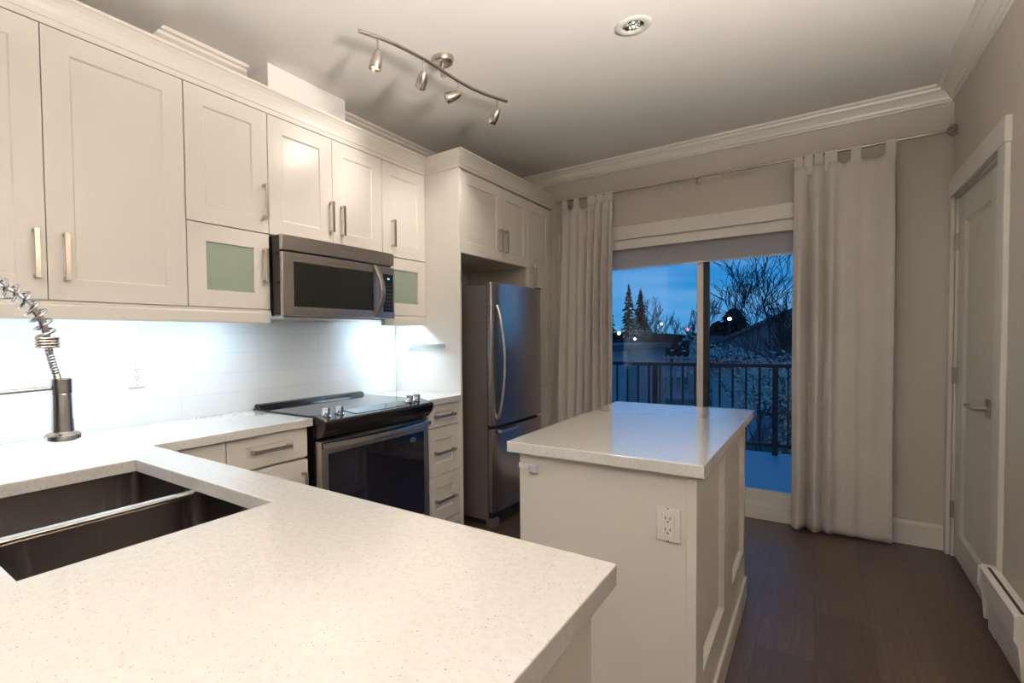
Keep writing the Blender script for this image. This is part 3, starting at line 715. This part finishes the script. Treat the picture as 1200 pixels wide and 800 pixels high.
for y in (ry0+.012, ry1-.012): MB().box(-1.80, -1.788, y-.008, y+.008, .768, .797).build('handle_mount', 'steellt', od)
mb = MB(); vs = 24
mb.poly_prism([(-1.8012, 2.283+.030*math.cos(2*math.pi*i/vs), .703+.0125*math.sin(2*math.pi*i/vs)) for i in range(vs)], (.0016, 0, 0))
bd = mb.build('brand_badge', 'badge', od)
text('badge_lettering', 'Whirlpool', 'slot', bd, (-1.7994, 2.283, .703), (0, 1, 0), (0, 0, 1), .0125, .0003)
MB().box(-1.842, -1.802, ry0+.003, ry1-.003, .06, .178).build('storage_drawer', 'steel', t, bevel=.004)
for y in (ry0+.05, ry1-.05):
    for x in (-2.25, -1.93): MB().lathe([(.018, 0), (.018, .01), (.010, .012), (.010, .022)], (x, y, 0), n=12).build('levelling_foot', 'rubber', t)

# ------------------------------------------------------------------ kitchen island
t = empty('kitchen_island', (-.54, 2.29, 0), 'cream kitchen island with panelled right side in the middle of the room', 'island')
ix0, ix1, iy0, iy1 = -.815, -.268, 1.638, 2.930
MB().box(ix0+.03, ix1-.020, iy0+.019, iy1-.02, .09, CB-.003).box(ix0+.09, ix1-.021, iy0+.02, iy1-.021, 0, .09).build('carcass', 'cabin', t)
MB().box(ix0, ix1-.022, iy0, iy0+.018, 0, CB-.003).build('end_panel', 'cab', t, bevel=.001)
MB().box(ix0, ix1-.022, iy1-.018, iy1, 0, CB-.003).build('end_panel', 'cab', t, bevel=.001)
mb = MB()
us = [iy0-.001, 1.775, 2.235, 2.455, 2.885, iy1+.001]; vs_ = [0, .238, .822, CB-.003]
mb.slab(us, vs_, lambda i, j: not (i in (1, 3) and j == 1), 0, .020, f=lambda a, b, c: (ix1-.0195+c, a, b))
mb.build('side_frame', 'cab', t, bevel=.0015)
for a, b in ((1.775, 2.235), (2.455, 2.885)):
    mb = MB(); s_ = .014
    O = [mb.bm.verts.new(p) for p in ((ix1-.003, a, .238), (ix1-.003, b, .238), (ix1-.003, b, .822), (ix1-.003, a, .822))]
    I = [mb.bm.verts.new(p) for p in ((ix1-.018, a+s_, .238+.010), (ix1-.018, b-s_, .238+.010), (ix1-.018, b-s_, .822-.010), (ix1-.018, a+s_, .822-.010))]
    B = [mb.bm.verts.new(p) for p in ((ix1-.0194, a, .238), (ix1-.0194, b, .238), (ix1-.0194, b, .822), (ix1-.0194, a, .822))]
    mb.bm.faces.new(I); mb.bm.faces.new(B[::-1])
    for q in range(4):
        mb.bm.faces.new([O[q], O[(q+1) % 4], I[(q+1) % 4], I[q]]); mb.bm.faces.new([B[q], B[(q+1) % 4], O[(q+1) % 4], O[q]])
    mb.build('side_panel', 'cab', t)
MB().box(ix1+.0007, ix1+.012, iy0-.001, iy1+.001, 0, .105).build('plinth', 'cab', t, bevel=.003)
MB().box(ix1-.0215, ix1+.004, iy0-.006, iy0-.0012, .0, CB-.003).build('corner_strip', 'cab', t, bevel=.001)
for i, (a, b) in enumerate(((iy0+.02, 2.07), (2.073, 2.50), (2.503, iy1-.02))):
    dd = shaker(MB(), FNX(ix0+.022), a, b, .105, .865).build('door', 'cab', t, bevel=.0012)
    bar_handle(FNX(ix0+.022), b-.05, .72, .165, True, dd)
mb = MB().poly_prism([(-.852, 1.612, CB), (-.243, 1.612, CB), (-.234, 2.957, CB), (-.874, 2.957, CB)], (0, 0, CT-CB))
tag(mb.build('island_countertop', 'quartz', bevel=.0025), 'glossy speckled quartz top on the kitchen island, reflecting the window', 'countertop')
outlet('cream duplex outlet on the near end panel of the kitchen island', FNY(iy0), -.338, .722, w=.064, h=.100)
t = empty('cabinet_safety_latch', (-.78, iy0, .83), 'small pale plastic safety latch at the upper left corner of the island end', 'latch')
MB().box(-.817, -.772, iy0-.004, iy0-.0002, .822, .840).build('strap', 'plastic', t, bevel=.001)
MB().box(-.776, -.744, iy0-.016, iy0-.0002, .812, .840).build('lock_button', 'latch', t, bevel=.005, seg=3)

# ------------------------------------------------------------------ curtains and rod
RY_, RZ_ = 4.17, 2.402
t = empty('curtain_rod', (-.55, RY_, RZ_), 'long thin brushed nickel curtain rod above the sliding glass door', 'curtain rod')
MB().tube([(-1.69, RY_, RZ_), (.545, RY_, RZ_)], .0085, 12).build('rod', 'nickel', t, smooth=True)
for x in (-1.648, -.68):
    br_ = MB().tube([(x, RY_, RZ_-.008), (x, RY_+.02, RZ_-.022), (x, YB-.006, RZ_-.022)], .005, 8); br_.box(x-.012, x+.012, YB-.007, YB-.0005, RZ_-.055, RZ_+.010)
    br_.build('bracket', 'nickel', t)
def finial(x, sgn):
    q = MB(); R0 = .030
    for k in range(6):
        ph = math.pi/3*k; q.tube([(x+sgn*(.010+.058*s), RY_+R0*math.sin(math.pi*s)*math.cos(ph+1.6*s), RZ_+R0*math.sin(math.pi*s)*math.sin(ph+1.6*s)) for s in [i/12 for i in range(13)]], .0036, 6)
    q.lathe([(.009, 0), (.011, .004), (.009, .012)], (x-sgn*.002, RY_, RZ_), (sgn, 0, 0), n=14)
    q.lathe([(.006, 0), (.010, .004), (.006, .010), (.001, .012)], (x+sgn*.066, RY_, RZ_), (sgn, 0, 0), n=14)
    q.lathe([(.001, -.014), (.010, -.010), (.014, 0), (.010, .010), (.001, .014)], (x+sgn*.038, RY_, RZ_), (sgn, 0, 0), n=12)
    q.build('finial', 'dknickel', t, smooth=True)
finial(.545, 1)
MB().lathe([(.009, 0), (.011, .004), (.016, .012), (.019, .020), (.016, .030), (.006, .036)], (-1.690, RY_, RZ_), (-1, 0, 0), n=18).build('finial', 'dknickel', t, smooth=True)

def curtain(name, label, x0, x1, xb0, xb1, fold, tabs, seed):
    """fold(s) -> y offset of the folds; s in 0..1 from left to right"""
    t = empty(name, ((x0+x1)/2, RY_, .012), label, 'curtain', 'cream tab-top curtains')
    rnd = random.Random(seed); nx, nz = 240, 60; zt, zb = 2.335, .014
    inner = [(a, b) for a, b in tabs]
    def top_z(x):
        for a, b in inner:
            if a-.004 <= x <= b+.004: return zt+.006
        dd = min([min(abs(x-a), abs(x-b)) for a, b in inner]); return zt+.006-min(.022, dd*.9)
    mb = MB(); V = []
    ph = [rnd.uniform(0, 6.28) for _ in range(8)]
    for j in range(nz+1):
        row = []; q = j/nz
        for i in range(nx+1):
            s = i/nx; xt = x0+(x1-x0)*s; xb = xb0+(xb1-xb0)*s; xx = xt+(xb-xt)*q
            zz = top_z(xt)*(1-q)+zb*q
            env = min(1, .35+q*2.2)
            yy = RY_-.004+fold(s, q)*env
            yy += .004*math.sin(s*9+q*7+ph[0])*q+.003*math.sin(s*23+q*13+ph[1])*q*q
            xx += .004*math.sin(q*6+s*11+ph[2])*q
            row.append(mb.bm.verts.new((xx, yy, zz)))
        V.append(row)
    for j in range(nz):
        for i in range(nx): mb.bm.faces.new([V[j][i], V[j][i+1], V[j+1][i+1], V[j+1][i]])
    o = mb.build('cloth', 'cloth', t, smooth=True)
    sm = o.modifiers.new('solid', 'SOLIDIFY'); sm.thickness = .002; sm.offset = 0
    for a, b in inner:
        q = MB(); n = 10; R0 = .0110; rings = []
        path_ = [(RY_-.006, zt-.045)]+[(RY_-R0, RZ_-.02)]+[(RY_-R0*math.cos(math.pi*k/n), RZ_+R0*math.sin(math.pi*k/n)) for k in range(n+1)]+[(RY_+R0, RZ_-.02), (RY_+.006, zt-.045)]
        th = .0012
        for k, (y, z) in enumerate(path_):
            y2, z2 = path_[min(k+1, len(path_)-1)]; y1, z1 = path_[max(k-1, 0)]; tx, tz = y2-y1, z2-z1; L_ = math.hypot(tx, tz) or 1; nx_, nz_ = -tz/L_, tx/L_
            rings.append([(a, y+nx_*th, z+nz_*th), (b, y+nx_*th, z+nz_*th), (b, y-nx_*th, z-nz_*th), (a, y-nx_*th, z-nz_*th)])
        sweep(q, rings); q.build('tab', 'cloth', o, smooth=False)
    return t
def pleats(lst):
    def f(s, q):
        y = 0
        for c_, w_, a_ in lst:
            dd = (s-c_)/w_
            y -= a_*math.exp(-dd*dd)
        return y
    return f
curtain('curtain', 'cream tab-top curtain right of the glass, hanging nearly flat beside the white door', -.124, .350, -.128, .358,
        pleats([(.07, .06, .055), (.17, .025, -.045), (.255, .05, .050), (.335, .02, -.022), (.40, .045, .034), (.62, .06, .012), (.80, .08, .008), (.97, .04, .006)]),
        [(-.124, -.080), (-.072, -.030), (-.022, .020), (.028, .088), (.153, .197), (.306, .350)], 3)
curtain('curtain', 'cream tab-top curtain left of the glass, gathered beside the pantry cabinet', -1.668, -1.262, -1.735, -1.268,
        pleats([(.04, .04, .03), (.13, .025, -.012), (.21, .04, .028), (.30, .02, -.012), (.38, .04, .026), (.46, .025, -.022), (.55, .035, .045), (.625, .018, -.03), (.69, .028, .050), (.76, .018, -.032), (.83, .028, .052), (.90, .018, -.030), (.965, .025, .045)]),
        [(-1.668, -1.626), (-1.568, -1.527), (-1.455, -1.395), (-1.386, -1.328), (-1.320, -1.262)], 8)

# ------------------------------------------------------------------ track light, downlights, added fill lamps
t = empty('track_light', (-1.45, 2.13, 2.55), 'brushed nickel track light with four spot heads on a curved ceiling bar', 'light')
trk = [(-1.524, 1.598), (-1.475, 1.75), (-1.448, 1.92), (-1.438, 2.06), (-1.434, 2.20), (-1.420, 2.34), (-1.390, 2.47), (-1.350, 2.59)]
def spl(s):
    k = s*(len(trk)-1); i = min(int(k), len(trk)-2); f_ = k-i
    P0 = trk[max(i-1, 0)]; P1 = trk[i]; P2 = trk[i+1]; P3 = trk[min(i+2, len(trk)-1)]
    g_ = lambda a, b, c_, d_: .5*((2*b)+(-a+c_)*f_+(2*a-5*b+4*c_-d_)*f_*f_+(-a+3*b-3*c_+d_)*f_**3)
    return (g_(P0[0], P1[0], P2[0], P3[0]), g_(P0[1], P1[1], P2[1], P3[1]))
ZT = 2.585
MB().tube([(*spl(i/40), ZT) for i in range(41)], .0085, 12).build('bar', 'nickel', t, smooth=True)
MB().lathe([(.058, 0), (.058, -.008), (.052, -.024), (.040, -.030), (.012, -.032), (.010, -.088)], (-1.475, 2.15, ZC-.0005), n=36).build('canopy', 'nickel', t, smooth=True)
MB().tube([(-1.475, 2.15, ZT+.006), (-1.434, 2.15, ZT+.002)], .008, 10).build('canopy_arm', 'nickel', t, smooth=True)
heads = [(.09, (-.25, -.05, -.97), True), (.315, (-.60, .35, -.72), False), (.60, (-.75, -.55, -.30), True), (.915, (-.70, .20, -.70), False)]
for s, dr, glow in heads:
    px, py = spl(s); dr = Vector(dr).normalized()
    MB().tube([(px, py, ZT-.006), (px, py, ZT-.062)], .005, 10).build('stem', 'nickel', t, smooth=True)
    o = Vector((px, py, ZT-.066)) - dr*.012
    hd = MB().lathe([(.002, -.006), (.011, -.001), (.018, .012), (.0235, .030), (.0265, .050), (.0275, .078), (.0265, .080), (.0255, .078), (.0245, .050), (.021, .030), (.010, .012), (.002, .008)], o, dr, n=28).build('spot_head', 'nickel', t, smooth=True)
    MB().lathe([(.004, .026), (.010, .034), (.014, .048), (.016, .062), (.012, .066), (.002, .067)], o, dr, n=16).build('bulb', 'bulb', hd, smooth=True)
    lamp('spot_lamp', 'SPOT', o+dr*.084, P_SPOT, WARM, hd, aim=dr, spot_size=math.radians(84), spot_blend=.9, shadow_soft_size=.022)
def downlight(x, y, z, label, on):
    t = empty('recessed_downlight', (x, y, z), label, 'light', None if not on else 'added fill downlights behind the camera')
    if on:
        MB().lathe([(.062, .0), (.078, -.001), (.080, -.005), (.076, -.008), (.060, -.006), (.058, 0)], (x, y, z), n=36).build('trim_ring', 'dullwhite', t, smooth=True)
        MB().lathe([(.060, -.0055), (.056, -.003), (.040, -.0012), (.002, -.0011), (.002, -.0005), (.060, -.0005)], (x, y, z), n=36).build('reflector', 'dullwhite', t, smooth=True)
        lamp('downlight_fill', 'AREA', (x, y, z-.012), P_CAN_FILL, WARM, t, aim=(0, 0, -1), shape='DISK', size=.11)
    else:
        rg = MB(); r_ = [[rg.bm.verts.new((x+a*math.cos(k*math.pi/24), y+a*math.sin(k*math.pi/24), z+h)) for k in range(48)] for a, h in ((.0455, .004), (.0455, -.006), (.052, -.009), (.072, -.007), (.078, -.001))]
        for a, b in zip(r_, r_[1:]):
            for k in range(48): rg.bm.faces.new([a[k], a[(k+1) % 48], b[(k+1) % 48], b[k]])
        rg.build('trim_ring', 'dullwhite', t, smooth=True)
        rf = MB(); r_ = [[rf.bm.verts.new((x+(a+.0015*(k % 2))*math.cos(k*math.pi/24), y+(a+.0015*(k % 2))*math.sin(k*math.pi/24), z+h)) for k in range(48)] for a, h in ((.0435, .002), (.042, .012), (.036, .024), (.026, .034), (.018, .038))]
        for a, b in zip(r_, r_[1:]):
            for k in range(48): rf.bm.faces.new([a[k], a[(k+1) % 48], b[(k+1) % 48], b[k]])
        rf.bm.faces.new(r_[-1]); rf.build('reflector', 'reflector', t)
        MB().lathe([(.001, .002), (.009, .003), (.014, .009), (.014, .020), (.009, .030), (.009, .037)], (x, y, z), n=20).build('halogen_bulb', 'reflector', t, smooth=True)
        for k in (.4, 2.5, 4.6):
            MB().box(x+.036*math.cos(k)-.006, x+.036*math.cos(k)+.006, y+.036*math.sin(k)-.006, y+.036*math.sin(k)+.006, z-.002, z+.014).build('spring_clip', 'slot', t, bevel=.001)
downlight(-.66, 2.483, ZC, 'small round recessed downlight in the ceiling, switched off', False)
for x, y in ((-.50, -.55), (-1.3, -.9)):  # unseen downlights, added to brighten the island front
    downlight(x, y, ZD, 'unseen lit downlight added as fill in the lower ceiling', True)

def fill_torchiere(x, y, label):  # unseen standing lamp, added to lift the ceiling and far end
    t = empty('added_uplight', (x, y, 0), label, 'added fill light')
    MB().lathe([(.14, 0), (.14, .012), (.03, .025), (.012, .04)], (x, y, 0), n=32).build('base', 'nickel', t, smooth=True)
    MB().tube([(x, y, .03), (x, y, 1.72)], .011, 12).build('pole', 'nickel', t, smooth=True)
    MB().lathe([(.012, 0), (.06, .015), (.13, .06), (.165, .10), (.160, .10), (.125, .066), (.055, .022), (.01, .010)], (x, y, 1.72), n=36).build('bowl_shade', 'nickel', t, smooth=True)
    lamp('uplight_fill', 'SPOT', (x, y, 1.79), P_UP_FILL, WARM, t, aim=(0, 0, 1), spot_size=math.radians(164), spot_blend=.3, shadow_soft_size=.13)
fill_torchiere(.37, .85, 'unseen uplight floor lamp added as fill beside the right wall, outside the picture')
# ------------------------------------------------------------------ balcony
struct(MB().box(-4.5, 3.0, YB+.145, 5.92, -.10, .150).build('balcony_floor', 'deck', loc=(0, 5, .15)), 'pale wet balcony floor outside the sliding glass door', 'floor')
t = empty('balcony_railing', (-.8, 5.82, .15), 'black metal balcony railing outside the sliding glass door', 'railing')
MB().box(-4.4, 2.9, 5.80, 5.85, .965, 1.0).build('top_rail', 'railm', t, bevel=.004)
MB().box(-4.4, 2.9, 5.81, 5.84, .225, .255).build('bottom_rail', 'railm', t)
for x in (-4.3, -2.95, -1.33, -.30, 1.2, 2.8): MB().box(x-.022, x+.022, 5.803, 5.847, .1505, .964).build('post', 'railm', t)
x = -4.2
while x < 2.8:
    MB().box(x-.008, x+.008, 5.817, 5.833, .2555, .9645).build('baluster', 'railm', t); x += .108

# ------------------------------------------------------------------ outdoors
G = -3.0
struct(MB().box(-140, 120, 6.2, 230, G-.3, G).build('ground', 'ground', loc=(0, 60, G)), 'frosty ground beyond the balcony', 'ground')
def px(u): return math.tan(math.radians(0) + (0.67669 - math.atan((u-477.36)/598.3)))*-1
def conifer(u, y, h, w, label, seed, ex=.8):
    rnd = random.Random(seed); x = px(u)*y; mb = MB(); n = 16
    t = empty('conifer_tree', (x, y, G), label, 'tree', 'conifers beyond the balcony')
    MB().tube([(x, y, G), (x, y, G+h*.9)], [h*.02, h*.004], 6).build('trunk', 'bark', t)
    lv = int(h*(2.6 if ex > .5 else 6))
    for k in range(lv):
        s = k/lv; z = G+h*(.10+.9*s); r = w*(1-s)**ex*(.85+.3*rnd.random())+.05
        for j in range(11):
            a = rnd.uniform(0, 6.28); rr = r*rnd.uniform(.6, 1.1); dx, dy = math.cos(a), math.sin(a)
            p = [(x, y, z+h*.035), (x+dx*rr*.6-dy*rr*.16, y+dy*rr*.6+dx*rr*.16, z-.02*h*.3), (x+dx*rr, y+dy*rr, z-h*(.03 if ex > .5 else .06)*rnd.uniform(.5, 1.4)), (x+dx*rr*.6+dy*rr*.16, y+dy*rr*.6-dx*rr*.16, z-.02*h*.3), (x, y, z-h*.02)]
            v_ = [mb.bm.verts.new(q) for q in p]
            mb.bm.faces.new([v_[0], v_[1], v_[2]]); mb.bm.faces.new([v_[0], v_[2], v_[3]]); mb.bm.faces.new([v_[4], v_[2], v_[1]]); mb.bm.faces.new([v_[4], v_[3], v_[2]])
    mb.build('foliage', 'needle', t)
def bare_tree(x, y, h, label, seed, depth=6, spread=.5, r0=None, name='bare_tree', leaves=0, grp='bare trees beyond the balcony', trunk=.28, z0=G, rmin=.006):
    rnd = random.Random(seed); t = empty(name, (x, y, z0), label, 'tree' if name != 'shrub' else 'shrub', grp)
    mb = MB(); tips = []
    def grow(p, d, L, r, k):
        pts = [p.copy()]; rs = [r]; dd = d.copy(); n = 4
        for i in range(n):
            dd = (dd+Vector((rnd.uniform(-1, 1), rnd.uniform(-1, 1), rnd.uniform(-.5, .9)))*.13).normalized()
            pts.append(pts[-1]+dd*L/n); rs.append(max(rmin, r*(1-.35*(i+1)/n)))
        mb.tube(pts, rs, 5 if k > 3 else 3, cap=False)
        if k == 0: tips.append(pts[-1]); return
        for c_ in range(rnd.choice((2, 3, 3))):
            ax = Vector((rnd.uniform(-1, 1), rnd.uniform(-1, 1), rnd.uniform(-.3, 1))).normalized()
            nd_ = (dd+ax*spread*rnd.uniform(.7, 1.5)).normalized(); q = pts[rnd.choice((2, 3, 4, 4))]
            grow(q, nd_, L*rnd.uniform(.62, .85), rs[-1]*rnd.uniform(.55, .8), k-1)
    grow(Vector((x, y, z0)), Vector((rnd.uniform(-.1, .1), 0, 1)), h*trunk, r0 or h*.018, depth)
    mb.build('branches', 'bark', t)
    if leaves:
        lm = MB()
        for p in tips:
            for _ in range(leaves):
                q = p+Vector((rnd.gauss(0, .12), rnd.gauss(0, .12), rnd.gauss(0, .12))); s_ = rnd.uniform(.022, .055)
                a = Vector((rnd.uniform(-1, 1), rnd.uniform(-1, 1), rnd.uniform(-1, 1))).normalized(); b_ = a.orthogonal().normalized()
                v_ = [lm.bm.verts.new(q+w__) for w__ in (a*s_, b_*s_*.5, -a*s_, -b_*s_*.5)]; lm.bm.faces.new(v_)
        tag(lm.build('leaves', 'leafpale', t), kind=None)
    return t
# big bare tree to the right, near
bare_tree(-.10, 13.0, 8.6, 'big bare branching tree close behind the balcony, at the right of the glass', 21, depth=7, spread=.66, r0=.085, trunk=.24)
bare_tree(-.45, 16.5, 7.2, 'slimmer bare tree just left of the big one, seen through the right pane', 5, depth=7, spread=.55, r0=.05, trunk=.24)
bare_tree(-.45, 11.5, 4.3, 'low pale-leaved shrub below the big bare tree, beyond the railing', 9, depth=5, spread=.55, r0=.04, name='shrub', leaves=16, grp=None, trunk=.34)
for i, (u, y, h, w, l, ex) in enumerate(((712, 62, 9.0, 2.0, 'dark conifer at the far left of the left pane, next to the curtain', .8), (737, 60, 10.2, 1.5, 'tallest dark conifer, slim, in the left pane', .8),
        (751, 67, 10.2, 2.0, 'dark conifer just right of the tallest one in the left pane', .8), (842, 56, 5.6, 1.9, 'low rounded dark conifer beside the mullion in the right pane', .35),
        (860, 62, 7.0, 2.7, 'broad rounded dark conifer left of the dark gabled house in the right pane', .38))):
    conifer(u, y, h, w, l, 30+i, ex)
labs = ['thin bare tree on the skyline just right of the conifers in the left pane', 'bushy bare tree on the skyline left of the red light', 'small bare tree on the skyline at the middle of the left pane',
        'low bare tree on the skyline above the red light', 'bare tree on the skyline close to the left side of the mullion']
for i, (u, y, h) in enumerate(((762, 76, 10.4), (774, 64, 9.2), (787, 70, 7.6), (799, 74, 8), (812, 68, 9.0))):
    bare_tree(px(u)*y, y, h, labs[i], 50+i, depth=5, spread=.40, r0=.12, trunk=.30, rmin=.022)
# far wooded ridge
mb = MB(); pts = []; rnd = random.Random(4)
for i in range(120):
    x = -110+i*1.7; pts.append((x, 108, G+4.4+.5*math.sin(i*.3)+rnd.uniform(-.35, .45)))
mb.poly_prism([(-110, 108, G)]+[(92.3, 108, G)]+pts[::-1], (0, 6, 0))
tag(mb.build('wooded_ridge', 'hill'), 'low dark line of woods along the horizon', 'woods')
# houses
def house(x0, x1, y0, y1, wz, rz, label, flat=False, wins=()):
    t = empty('house', ((x0+x1)/2, (y0+y1)/2, G), label, 'house', 'houses beyond the balcony')
    wl = MB()
    if flat == 'gable':
        wl.poly_prism([(x0, y0, G+.001), (x1, y0, G+.001), (x1, y0, wz), ((x0+x1)/2, y0, rz), (x0, y0, wz)], (0, y1-y0, 0))
        xm = (x0+x1)/2; k_ = (rz-wz)/(xm-x0)
        MB().poly_prism([(x0-.5, y0-.4, wz-.5*k_+.01), (xm, y0-.4, rz+.01), (x1+.5, y0-.4, wz-.5*k_+.01), (x1+.5, y0-.4, wz-.5*k_+.2), (xm, y0-.4, rz+.2), (x0-.5, y0-.4, wz-.5*k_+.2)], (0, y1-y0+.8, 0)).build('roof', 'roofm', t)
    else: wl.box(x0, x1, y0, y1, G+.001, wz)
    wl.build('wall', 'darksiding' if flat == 'gable' else 'siding', t)
    if flat == 'gable': pass
    elif flat: MB().box(x0-.3, x1+.3, y0-.3, y1+.3, wz+.001, rz).build('roof', 'roofm', t)
    else:
        ym = (y0+y1)/2; MB().poly_prism([(x0-.4, y0-.5, wz+.001), (x0-.4, ym, rz), (x0-.4, y1+.5, wz+.001)], (x1-x0+.8, 0, 0)).build('roof', 'roofm', t)
    for a, b, c_, d_ in wins:
        f_ = MB().box(a-.06, b+.06, y0-.05, y0-.001, c_-.06, d_+.06).build('window', 'trimw', t); MB().box(a, b, y0-.06, y0-.051, c_, d_).build('pane', 'darkwin', f_)
house(px(700)*26-3, px(735)*26, 26, 34, .55, .85, 'pale flat-roofed building at the lower left of the glass', True, ((-8.9, -8.1, -1.2, -.2),))
house(-4.6, 4.8, 34, 44, .7, 3.0, 'dark gabled house behind the big bare tree in the right pane', 'gable', ((-3.6, -2.6, -1.8, -.9), (-1.6, -.6, -1.8, -.9)))
house(px(835)*24, px(866)*24+.3, 24, 28, -.05, .45, 'small pale garage low to the right of the mullion', True)
house(px(808)*44, px(829)*44, 44, 50, .9, 1.2, 'small pale box building just left of the mullion', True)
# fence by the parking lot
t = empty('post_fence', (-8, 40, G), 'pale post-and-rail fence along the parking lot in the left pane', 'fence')
fx0, fx1 = px(775)*40, px(816)*40
for z in (-.35, -.95): MB().box(fx0, fx1, 39.95, 40.0, z, z+.12).build('rail', 'siding', t)
k = fx0
while k <= fx1+.01: MB().box(k-.07, k+.07, 40.01, 40.15, G, -.15).build('post', 'siding', t); k += (fx1-fx0)/5
# street lamps
for u, v, y, m_, l in ((725.5, 389, 44, 'lampw', 'bright white street lamp at the far left, below the conifers'), (758, 378.5, 90, 'lampw', 'small distant street lamp between conifers and bare trees'),
        (775, 379, 88, 'lampw', 'distant street lamp at the centre of the left pane'), (806, 386, 52, 'lampr', 'red signal light left of the mullion'), (855, 374, 31, 'lampw', 'bright lamp over the roof in the right pane'),
        (744, 396, 54, 'lampw', 'faint low lamp beneath the slim conifer in the left pane')):
    x = px(u)*y; z = CAMH+(392.5-v)/598.3*(.779*y-.626*x); s_ = y*.0022*(1.3 if v in (389, 374) else .8)
    t = empty('signal_light' if m_ == 'lampr' else 'street_lamp', (x, y, G), l, 'street light')
    MB().tube([(x, y, G), (x, y, z-s_*1.2)], [.07, .04], 6).build('pole', 'railm', t)
    MB().lathe([(.001, -s_), (s_*.7, -s_*.7), (s_, 0), (s_*.7, s_*.7), (.001, s_)], (x, y, z), n=10).build('globe', m_, t, smooth=True)
